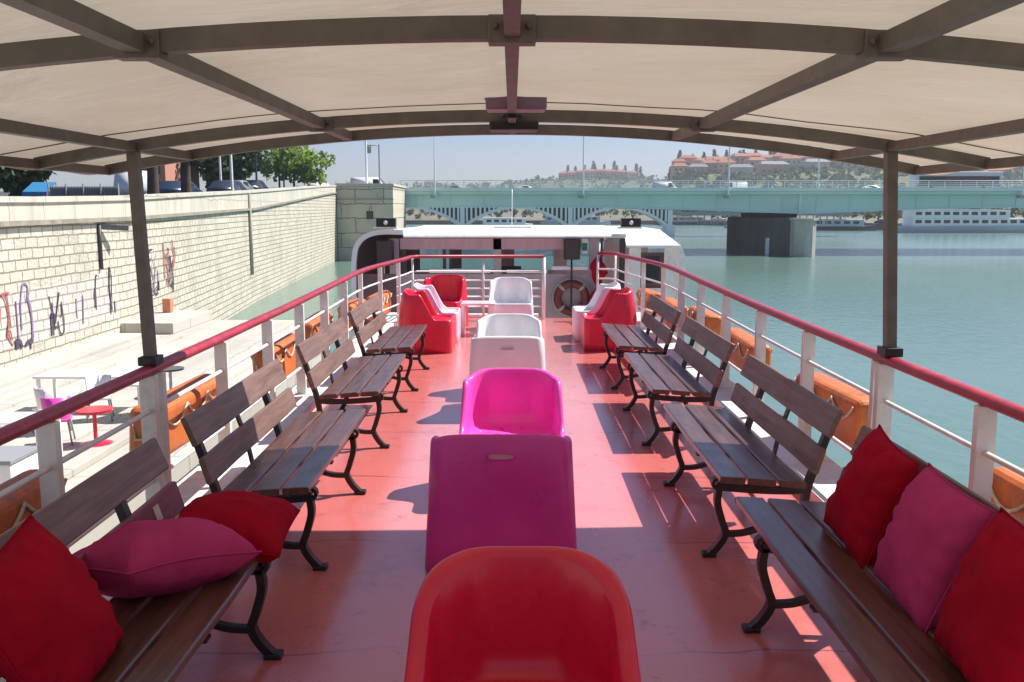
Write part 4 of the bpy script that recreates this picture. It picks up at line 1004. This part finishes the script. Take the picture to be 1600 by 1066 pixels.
for x in (-.85,.85):
    for y in (-.85,.55): b.tube([(x,y,0),(x,y,1.4 if y<0 else 1.9)],.03,8)
b.build('frame','dark_steel',aw); b=MB(); b.box(-.8,.8,-.3,.4,0,.95,bev=.02); b.build('counter','fence_grey',aw)
hs=thing('town_house','small rose-coloured town house seen between canopy post and tree trunk','building',(-29.2,76,2.0))
b=MB(); b.box(-1.6,1.6,-2,6,0,4.2); b.build('wall','rose_wall',hs)
b=MB(); b.prism([(-1.8,4.2),(1.8,4.2),(0,5.2)],'y',-2.2,6.2); b.build('roof','roof_tile',hs)
for i in range(3):
    for k in range(2): b=MB(); b.box(-1.3+i*1.0,-.8+i*1.0,-2.03,-1.98,.7+k*1.8,1.8+k*1.8); b.build('window','dark_glass',hs)

# ------------------------------------------------------------------ quay terrace furniture
def cafe_table(label,x,y,z,m,base,r=.42,h=.72,long=0):
    t=thing('terrace_table',label,'table',(x,y,z),0,'terrace furniture on the lower quay')
    b=MB()
    if long: b.box(-long/2,long/2,-.4,.4,h-.05,h,bev=.01)
    else: b.cone((0,0,h-.04),r,r,.04,20)
    b.build('tabletop',m,t)
    if long:
        for sx in (-1,1):
            for sy in (-1,1): b=MB(); b.box(sx*(long/2-.08)-.03,sx*(long/2-.08)+.03,sy*.33-.03,sy*.33+.03,0,h-.05); b.build('leg',base,t)
    else:
        b=MB(); b.cone((0,0,.03),.035,.035,h-.07,10); b.build('pedestal',base,t); b=MB(); b.cone((0,0,0),.28,.05,.05,18); b.build('foot',base,t)
    return t
def cafe_chair(label,x,y,z,rz,m):
    t=thing('terrace_chair',label,'chair',(x,y,z),rz,'terrace furniture on the lower quay')
    b=MB(); b.box(-.22,.22,-.22,.22,.42,.46,bev=.012); b.build('seat',m,t)
    b=MB(); vs=[];fs=[]
    for i in range(9):
        a=-1.2+2.4*i/8
        for z0,k in ((.47,.22),(.86,.26)): vs+=[(k*sin(a),k*cos(a),z0),(k*.93*sin(a),k*.93*cos(a),z0)]
    for i in range(8):
        o=4*i
        fs+=[(o,o+4,o+6,o+2),(o+1,o+3,o+7,o+5),(o+2,o+6,o+7,o+3)]
    b.add(vs,fs,True); b.build('backrest',m,t)
    for sx in (-1,1):
        for sy in (-1,1): b=MB(); b.tube([(sx*.18,sy*.18,.43),(sx*.23,sy*.23,0)],.016,8); b.build('leg','grey_steel',t)
    return t
zq=QUAY+.132
cafe_table('round red table on a red pedestal on the quay terrace',-7.35,15.75,zq,'p_red','p_red',.31,.62)
cafe_chair('hot pink shell chair on the quay terrace beside the red table',-8.0,15.75,zq,radians(200),'p_pink')
cafe_chair('white shell chair behind the pink one on the terrace',-8.55,16.6,zq,radians(150),'p_white')
cafe_chair('white shell chair with its back to the boat near the long table',-8.1,17.6,zq,radians(20),'p_white')
cafe_chair('white shell chair nearest the bottom of the terrace',-7.75,13.3,zq,radians(70),'p_white')
cafe_chair('white shell chair pulled up to the near white table',-8.35,13.9,zq,radians(250),'p_white')
cafe_table('long white terrace table farthest along the quay',-8.6,18.6,zq,'p_white','p_white',h=.74,long=2.2)
cafe_table('long white terrace table at the near end of the quay',-8.3,14.6,zq,'p_white','p_white',h=.74,long=1.6)
cafe_table('white round terrace table beyond the red one',-7.3,17.9,zq,'p_white','grey_steel',.45,.72)
cafe_table('small blue table at the far end of the terrace',-7.55,19.9,zq,'car_blue','grey_steel',.3,.62)
cb=thing('storage_crate','white storage box with a dark lid at the near end of the terrace','box',(-7.4,12.6,zq))
b=MB(); b.box(-.5,.5,-.4,.4,0,.62,bev=.02); b.build('body','p_white',cb); b=MB(); b.box(-.52,.52,-.42,.42,.621,.68,bev=.01); b.build('lid','fence_grey',cb)

# ------------------------------------------------------------------ green road bridge
rb=thing('road_bridge','long pale green steel road bridge on concrete piers across the river','bridge',(30,117,WATER))
ro=Vector((-30,-117,-WATER))
def rbb(name,m,boxes,bev=0.):
    b=MB()
    for q in boxes: b.box(*q,bev=bev)
    b.v=[tuple(Vector(v)+ro) for v in b.v]; return b.build(name,m,rb)
XS=[-14,-8,0,8,14,20,25,29,32.5,35,36.3,37.6,40,44,48,54,60,66,72,80,90,105,130,150]
zbot=lambda x: 1.88-.78*max(0,1-abs(x-36.3)/26)**1.25
b=MB(); vs=[];fs=[]
for y0,y1 in ((116.8,118.2),(133.6,135)):
    o=len(vs)
    for x in XS: vs+=[Vector((x,y0,zbot(x)))+ro,Vector((x,y0,3.9))+ro,Vector((x,y1,3.9))+ro,Vector((x,y1,zbot(x)))+ro]
    for i in range(len(XS)-1):
        for k in range(4): fs.append((o+4*i+k,o+4*i+(k+1)%4,o+4*i+4+(k+1)%4,o+4*i+4+k))
    fs+=[(o,o+1,o+2,o+3)]
b.add(vs,fs); b.build('girder','teal',rb)
b=MB(); P=[Vector((x,116.74,zbot(x)+.06))+ro for x in XS]; b.bar(P,.3,.12); b.build('bottom_flange','teal_light',rb)
rbb('deck_slab','teal_light',[(-14,150,115.6,118.4,3.92,4.35),(-14,150,133.5,136.2,3.92,4.35)],bev=.05)
rbb('roadway','road',[(-14,150,118.5,133.4,3.75,3.85)])
rbb('soffit','concrete',[(-14,150,118.3,133.5,3.3,3.7)])
rbb('edge_beam','teal',[(-14,150,115.9,116.3,3.55,3.9)])
for x in (36.3,): rbb('stiffener','teal_light',[(x-.14,x+.14,116.45,116.79,.95,3.54)])
for i in range(22):
    x=-12+i*4.2
    if abs(x-36.3)>2: rbb('stiffener','teal',[(x-.05,x+.05,116.68,116.79,zbot(x)+.13,3.5)])
b=MB()
for zr in (4.55,4.75,4.95,5.2): b.tube([Vector((-14,115.8,zr))+ro,Vector((150,115.8,zr))+ro],.03 if zr<5 else .055,6)
for i in range(83): x=-14+i*2; b.box(x-.04-30,x+.04-30,115.76-117,115.84-117,4.3-WATER,5.2-WATER)
b.build('railing','teal_light',rb)
def pier(x0,x1,name='pier'):
    def nose(e): return [(x1-3.0-e,113.2),(x1-2.9-e,111.8-e),(x1-1.9,110.8-e),(x1-1.0,110.9-e),(x1-.3+e,111.8-e),(x1+e,113.2)]
    def shaft(e): return [(x1-2.95-e,113.21),(x1-.05+e,113.21),(x1-.4+e,120),(x1-3.0+e,132+e),(x0+1.0-e,132+e),(x0-.4-e,126),(x0-.2-e,121)]
    def mv(b): b.v=[tuple(Vector(v)+ro) for v in b.v]; return b
    b=MB(); b.prism(nose(0),'z',WATER-1,.35); b.prism(nose(.18),'z',.352,.62); p=mv(b).build('cutwater','lit_cutwater_stone',rb)
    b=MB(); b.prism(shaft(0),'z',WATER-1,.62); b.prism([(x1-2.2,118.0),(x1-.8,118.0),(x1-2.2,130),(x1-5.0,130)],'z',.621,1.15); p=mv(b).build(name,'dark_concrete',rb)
    b=MB(); b.box(x1-5.1,x1-4.75,116.0,116.6,WATER-.5,-1.9); mv(b).build('gauge_board','white_far',p)
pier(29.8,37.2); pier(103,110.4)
for i,(x,lab) in enumerate(((-9.6,'nearest the abutment'),(8.85,'in the middle of the view'),(26.9,'left of the pier'),(38.0,'just right of the pier'),(63.5,'beside the bus'))):
    lamp_post('lamp_post','slim pale green lamp post on the bridge '+lab,x,115.3,4.36 if x==38.0 else 3.2,11,'teal_light',1.6,.11,group='lamp posts on the green bridge',rz=pi/2)
    if x!=38.0:
        b=MB(); b.box(-.35,.35,-.05,.55,-.15,.25,bev=.03); o=b.build('bracket','grey_steel',bpy.data.objects[ [k.name for k in COL.objects if k.get('label','').endswith(lab)][-1] ])
# signs hung on the bridge railing above the pier post
# ------------------------------------------------------------------ white arch bridge behind
abr=thing('arch_bridge','white arched bridge with thin columns seen under the green bridge','bridge',(0,190,WATER))
ao=Vector((0,-190,-WATER))
spr=[-31.0,-10.2,12.0,32.5]
for x0,x1 in zip(spr,spr[1:]):
    for y in (190,194):
        P=[Vector((lerp(x0+.6,x1-.6,i/16),y,-1.75+3.75*sin(pi*i/16)**.85))+ao for i in range(17)]
        b=MB(); b.bar(P,.6,.6); b.build('arch','white_far',abr)
    b=MB()
    for i in range(1,24):
        u=i/24; x=lerp(x0,x1,u); z=-1.75+3.75*sin(pi*u)**.85
        if z<1.95: b.box(x-.2,x+.2,-.2,.2,z+.1-WATER,2.35-WATER)
    b.build('spandrel_columns','white_far',abr)
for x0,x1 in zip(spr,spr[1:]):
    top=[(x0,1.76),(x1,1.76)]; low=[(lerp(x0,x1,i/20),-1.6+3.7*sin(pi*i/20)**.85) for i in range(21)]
    b=MB(); b.prism([(x0,2.34),]+[(x,z) for x,z in low]+[(x1,2.34)],'y',192.2,192.5); b.v=[tuple(Vector(v)+ao) for v in b.v]; b.build('spandrel_shade','dark_steel',abr)  # dark sheet painting the shade in the gaps between the columns
for x in spr:
    b=MB(); b.box(x-.9,x+.9,-1,5,-1.0,2.4,bev=.1); b.box(x-.45,x+.45,-.35,.35,2.4,6.34); b.build('pier','white_far',abr)
b=MB(); b.box(-45,70,-.6,5,6.35,7.1); b.build('deck_beam','white_far',abr)
b=MB(); b.box(33.5,70,-.3,4,4.3,5.0)
for i in range(25): x=34+i*1.4; b.box(x-.1,x+.1,-.2,.0,2.6,6.34)
b.build('approach_span','grey_steel',abr)

# ------------------------------------------------------------------ far bank and its boats
b=MB(); b.prism([(-700,380),(-60,335),(60,330),(90,262),(110,236),(320,215),(900,200),(1500,1600),(-1500,1600)],'z',WATER-1,-2.6); struct(b.build('far_bank','earth'))
b=MB(); b.prism([(62,330),(92,260.5),(111,234.5),(320,213.5),(900,198.5),(900,200),(320,215.2),(112,236.5),(92,263),(63,331)],'z',WATER-.9,-2.2); struct(b.build('far_quay','concrete'))
def moored(label,x,y,L,W,H,decks,rz=0.,cab='white_far',hullm='tarp'):
    t=thing('passenger_boat',label,'boat',(x,y,WATER),rz,'boats moored along the far bank')
    b=MB(); pr=[(-L/2,.9),(-L/2+.4,-.4),(L/2-2,-.4),(L/2,1.2),(L/2-1,1.0)]
    out=[(-L/2,W/2*.8),(-L/2+1.5,W/2),(L/2-5,W/2),(L/2-1.5,W/4),(L/2,.15)]
    vs=[];n=len(out)*2
    for z,k in ((-.5,.85),(H*.45,1.),(H*.5,1.02)):
        for px_,w in out: vs.append((px_,-w*k,z+(.35 if px_>L/2-3 and z>0 else 0)))
        for px_,w in reversed(out): vs.append((px_,w*k,z+(.35 if px_>L/2-3 and z>0 else 0)))
    fs=[tuple(range(2*n,3*n))]
    for k in range(2): fs+=[(k*n+i,k*n+(i+1)%n,(k+1)*n+(i+1)%n,(k+1)*n+i) for i in range(n)]
    b.add(vs,fs); b.build('hull',hullm,t)
    z=H*.5
    for d in range(decks):
        l=L*(.78-.14*d); b=MB(); b.box(-L*.44,-L*.44+l,-W*.42,W*.42,z,z+1.9,bev=.06); b.build('cabin',cab,t)
        k=max(3,int(l/2.2))
        for i in range(k):
            b=MB(); x0=-L*.44+.6+i*(l-1)/k; b.box(x0,x0+(l-1)/k*.66,-W*.42-.03,-W*.42+.02,z+.75,z+1.5); b.build('window','dark_glass',t)
        z+=1.92
    b=MB(); b.box(-L*.46,-L*.46+L*.6,-W*.45,W*.45,z,z+.12); b.build('roof',cab,t)
    b=MB(); b.tube([(L*.1,0,z),(L*.1,0,z+2.5)],.06,6); b.build('mast','grey_steel',t)
    return t
moored('long white passenger boat moored at far right under the bridge',111,222,36,7,3.0,2)
moored('white restaurant boat with two decks moored behind the long one',150,226,26,7,2.4,2,cab='cream_wall')
moored('small grey barge moored right of the canopy post',84.5,243,22,5,1.9,1,radians(-12),'tarp','dark_steel')
moored('low white houseboat moored right of the bridge pier',70.5,270,16,4.5,1.6,1,radians(-30))
moored('small dark houseboat moored against the far bank beside the pier',60,322,20,5,1.8,1,0,'cream_wall','dark_steel')
moored('white river boat seen through the middle white arch',-1.5,262,15,5,2.2,1,radians(8),'white_far','white_far')
moored('grey river boat seen through the right white arch',22,318,24,5,2.2,1,0,'tarp','tarp')
for i,(x,y,c) in enumerate(((88,254,'asph_white'),(95,248,'car_silver'),(72,316,'asph_white'),(79,300,'car_dark'),(100,243,'car_blue'))):
    car(('white car parked on the far quay above the barge','silver car parked on the far quay behind the long boat','white car parked on the far quay nearest the pier','dark car parked on the far quay right of the pier','blue car parked on the far quay beside the passenger boat')[i],(x,y+6,-2.2 if 0 else -2.6),radians(-20),c)
rf=random.Random(5)
b=MB()
for i in range(230):
    x=-180+i*3.2+rf.uniform(-1,1); y=(350 if x<60 else pw(x,[(60,350),(110,256),(320,235),(700,222)]))+rf.uniform(6,24)
    h=rf.uniform(1.6,3.4)*(1.5 if rf.random()<.2 else 1); b.crown((x,y,-2.6+h),(h*1.1,h*1.1,h),70,.9,rf,4)
tag(b.build('treeline','leaf_dark',recalc=False),'continuous dark belt of trees along the far bank','trees',kind='stuff')

# ------------------------------------------------------------------ hills and their houses
def hill(prof,y0,y1,yb,name,zmin=-3):
    xs=[prof[0][0]+(prof[-1][0]-prof[0][0])*i/90 for i in range(91)]; b=MB(); vs=[];fs=[]; ny=24
    for j in range(ny+1):
        v=j/ny; y=lerp(y0,yb,v)
        k=sstep(0,(y1-y0)/(yb-y0),v)
        for x in xs:
            xx=x*(y/y1); z=zmin+(pw(x,prof)-zmin)*k
            vs.append((xx,y,z+2.0*mnoise.noise(Vector((xx*.02,y*.02,1)))*k))
    m=len(xs)
    for j in range(ny):
        for i in range(m-1): a=j*m+i; fs.append((a,a+1,a+m+1,a+m))
    b.add(vs,fs,True); return struct(b.build(name,'hill_green'))
HR=[(60,-3),(108,-2),(117,12),(122,24),(132,29),(150,28),(192,31),(240,33),(300,30),(420,29),(700,36),(1000,30)]
HLp=[(-1200,10),(-500,16),(-60,25),(0,30),(60,34),(98,37.5),(136,35.5),(174,33),(260,30),(600,20)]
hill(HR,460,700,900,'hill')
hill(HLp,900,1100,1300,'distant_hill')
def hill_z(prof,y0,y1,x,y,zmin=-3):
    k=sstep(0,1,(y-y0)/(y1-y0)); return zmin+(pw(x*y1/y,prof)-zmin)*k
rh=random.Random(21)
b=MB()
for i in range(1500):
    y=470+205*rh.random()**1.15; x=rh.uniform(70,620)*(y/700)
    z=hill_z(HR,460,700,x,y)
    if z<-2.4: continue
    h=rh.uniform(2.,4.4); b.crown((x,y,z+h*.6),(h*1.2,h*1.2,h),26,2.3,rh,3)
tag(b.build('hillside_woods','leaf_hill',recalc=False),'mass of green trees covering the slope of the near hill','woods',kind='stuff')
b=MB()
for i in range(380):
    x=rh.uniform(-300,420); y=rh.uniform(960,1110); z=hill_z(HLp,900,1100,x,y); h=rh.uniform(3,6); b.crown((x,y,z+h*.5),(h*1.5,h*1.2,h),20,3.0,rh,3)
tag(b.build('distant_woods','leaf_hill',recalc=False),'mass of trees on the distant low hill','woods',kind='stuff')
def house(label,x,y,z,w,d,h,wm,rm,rz=0.,flat=False,group='houses on the hill'):
    t=thing('hill_house',label,'house',(x,y,z),rz,group)
    b=MB(); b.box(-w/2,w/2,-d/2,d/2,-4,h); b.build('wall',wm,t)
    rf_h=min(w,d)*.26
    b=MB()
    if flat: b.box(-w/2-.2,w/2+.2,-d/2-.2,d/2+.2,h+.001,h+.6)
    else:
        e=.5; b.add([(-w/2-e,-d/2-e,h),(w/2+e,-d/2-e,h),(w/2+e,d/2+e,h),(-w/2-e,d/2+e,h),(-w/2+d*.25,0,h+rf_h),(w/2-d*.25,0,h+rf_h)],[(0,1,5,4),(1,2,5),(2,3,4,5),(3,0,4),(3,2,1,0)])
    r=b.build('roof',rm,t)
    nx=max(2,int(w/3.4)); nz=max(1,int(h/3.2))
    for i in range(nx):
        for k in range(nz):
            b=MB(); x0=-w/2+(i+.3)*w/nx; b.box(x0,x0+w/nx*.4,-d/2-.06,-d/2+.02,.6+k*3.1,2.3+k*3.1); b.build('window','dark_glass',t)
    if not flat:
        b=MB(); b.box(w*.2,w*.2+.9,.5,1.4,h+.2,h+rf_h+1.2); b.build('chimney','clay',r)
    return t
pos=['at the left end of the near hill','second from the left end of the near hill','third from the left end of the near hill','left of the bridge lamp on the near hill','behind the bridge lamp on the near hill','right of the bridge lamp on the near hill','above the first white van on the near hill','right of the first white van on the near hill','in the middle of the near ridge','right of the middle of the near ridge','above the bridge pier on the near ridge','near the canopy eave on the near ridge','touching the canopy eave on the near ridge']
spec=[(122,8,'rose_wall','roof_tile'),(131,10,'tan_wall','roof_tile'),(139,9,'tan_wall','roof_tile'),(147,11,'cream_wall','roof_tile'),(156,12,'tan_wall','roof_tile'),(166,10,'rose_wall','roof_tile'),(177,11,'rose_wall','roof_tile'),(188,12,'cream_wall','roof_tile'),(200,14,'rose_wall','roof_tile'),(213,13,'tan_wall','roof_tile'),(226,14,'rose_wall','roof_tile'),(240,12,'rose_wall','roof_tile'),(254,11,'tan_wall','roof_tile')]
cn={'rose_wall':'rose','tan_wall':'ochre','cream_wall':'cream'}
for i,(x,w,wm,rm) in enumerate(spec):
    y=686+rh.uniform(-8,6); hgt=rh.uniform(5,8.5)
    house(cn[wm]+' clay-roofed house '+pos[i],x,y,hill_z(HR,460,700,x,y),w*1.25,8+rh.random()*3,hgt+2,wm,rm,rh.uniform(-.3,.3))
spec4=[(126,664,11,'tan_wall','at its left foot'),(148,668,12,'rose_wall','under the cream one'),(161,660,12,'tan_wall','left of the bridge lamp'),(183,664,13,'tan_wall','above the white van'),(209,662,14,'cream_wall','right of the pier line'),(221,668,12,'rose_wall','mid slope'),(247,664,12,'tan_wall','by the canopy eave')]
for x,y,w,wm,l in spec4:
    house(cn[wm]+' clay-roofed house in the lower row of the near hill, '+l,x*y/700,y,hill_z(HR,460,700,x*y/700,y),w,9,7,wm,'roof_tile',rh.uniform(-.25,.25))
spec2=[(140,640,13,'slate','rose_wall','below the ridge at the left end of the near hill'),(172,630,16,'slate','cream_wall','below the ridge left of the pier'),(196,636,20,'slate','rose_wall','on the slope above the bridge pier'),(228,640,17,'slate','cream_wall','on the slope right of the bridge pier')]
for x,y,w,rm,wm,l in spec2:
    house('grey-roofed '+cn[wm]+' house '+l,x*y/700,y,hill_z(HR,460,700,x*y/700,y),w,9,6,wm,rm,rh.uniform(-.2,.2))
house('large white apartment block among trees near the canopy eave',262,680,hill_z(HR,460,700,262,680)+1,26,10,9,'white_far','slate',0,True)
spec3=[(60,9,'rose_wall'),(70,10,'tan_wall'),(80,9,'rose_wall'),(91,12,'cream_wall'),(104,10,'rose_wall'),(115,12,'tan_wall'),(127,10,'rose_wall'),(140,9,'cream_wall'),(-95,13,'cream_wall')]
pos3=['at the left foot of the distant hill','second along the distant hill','third along the distant hill','below the top of the distant hill','on top of the distant hill','right of the top of the distant hill','left of the gap on the distant hill','at the right end of the distant hill','alone at the far left of the distant skyline']
for (x,w,wm),l in zip(spec3,pos3):
    house('far '+cn[wm]+' house '+l,x,1085,hill_z(HLp,900,1100,x,1085),w*1.2,9,8,wm,'roof_tile',rh.uniform(-.3,.3),group='houses on the distant hill')
def cypress(label,x,y,z,h,g):
    t=thing('cypress_tree',label,'tree',(x,y,z),0,g)
    b=MB(); b.cone((0,0,-1),.35,.15,h*.6,7); b.build('trunk','bark',t)
    b=MB()
    for i in range(150):
        u=rh.random(); r=(.9+.3*rh.random())*(1-u)**.7*h*.15+.1; a=rh.random()*6.28; b.leaf((r*cos(a)*rh.random()**.4,r*sin(a)*rh.random()**.4,h*(.12+.88*u)),h*.13,rh)
    b.build('crown','leaf_cypress',t)
for i,x in enumerate((119,126,136,144,152,161,171,173.5,183,194,197,207,219,222,232,246,249)):
    y=700; cypress('dark narrow tree standing out on the ridge of the near hill',x,y,hill_z(HR,460,700,x,y),rh.uniform(12,18),'dark narrow trees on the near ridge')
for i,x in enumerate((66,75,86,96,98,109,121,124,134,147,152)):
    cypress('dark narrow tree standing out on the skyline of the distant hill',x,1100,hill_z(HLp,900,1100,x,1100),rh.uniform(14,22),'dark narrow trees on the distant hill')

# ------------------------------------------------------------------ haze
HAZE=0.00034
if HAZE:
    b=MB(); b.box(-1300,1300,-90,1400,WATER-2.2,75); hz=b.build('haze','white')
    m=bpy.data.materials.new('haze_air'); m.use_nodes=True; nt=m.node_tree
    for n_ in list(nt.nodes):
        if n_.type!='OUTPUT_MATERIAL': nt.nodes.remove(n_)
    pv=N(nt,'ShaderNodeVolumePrincipled'); pv.inputs['Color'].default_value=(.80,.87,.96,1); pv.inputs['Density'].default_value=HAZE; pv.inputs['Anisotropy'].default_value=.2
    nt.links.new(pv.outputs[0],nt.nodes['Material Output'].inputs['Volume'])
    hz.data.materials[0]=m; tag(hz,'thin pale summer haze over the river and hills','haze',kind='stuff')

# ------------------------------------------------------------------ light
sd=Vector((.68,.36,1)).normalized()
el=math.asin(sd.z); az=math.atan2(sd.x,sd.y)
W=bpy.data.worlds.new('World'); S.world=W; W.use_nodes=True; nt=W.node_tree
bg=nt.nodes['Background']; sk=N(nt,'ShaderNodeTexSky'); sk.sky_type='NISHITA'; sk.sun_disc=False; sk.sun_elevation=el; sk.sun_rotation=az
sk.air_density=1.0; sk.dust_density=.6; sk.ozone_density=4.0; sk.altitude=100
tn=N(nt,'ShaderNodeMix',data_type='RGBA',blend_type='MULTIPLY'); tn.inputs['Factor'].default_value=1; tn.inputs['B'].default_value=(.93,.89,1.03,1)
nt.links.new(sk.outputs[0],tn.inputs['A']); nt.links.new(tn.outputs['Result'],bg.inputs['Color']); bg.inputs['Strength'].default_value=.070
sl=bpy.data.lights.new('sun','SUN'); sl.energy=5.0; sl.angle=radians(.55); sl.color=(1,.955,.89)
so=bpy.data.objects.new('sun',sl); COL.objects.link(so); so.rotation_euler=sd.to_track_quat('Z','Y').to_euler(); so.location=(6,3.5,10)

cam=bpy.data.cameras.new('camera'); cob=bpy.data.objects.new('camera',cam); COL.objects.link(cob); S.camera=cob
cob.location=(0,0,1.85); cob.rotation_euler=(radians(90)-math.atan(208/1430),0,0)
cam.sensor_width=36; cam.lens=36*1430/1600; cam.clip_start=.05; cam.clip_end=6000
S.view_settings.view_transform='Standard'; S.view_settings.look='None'; S.view_settings.gamma=1; S.view_settings.use_curve_mapping=False
S.view_settings.exposure=.68
S.render.engine='CYCLES'
S.cycles.max_bounces=8; S.cycles.volume_bounces=0; S.cycles.caustics_reflective=False; S.cycles.caustics_refractive=False
S.cycles.use_denoising=True
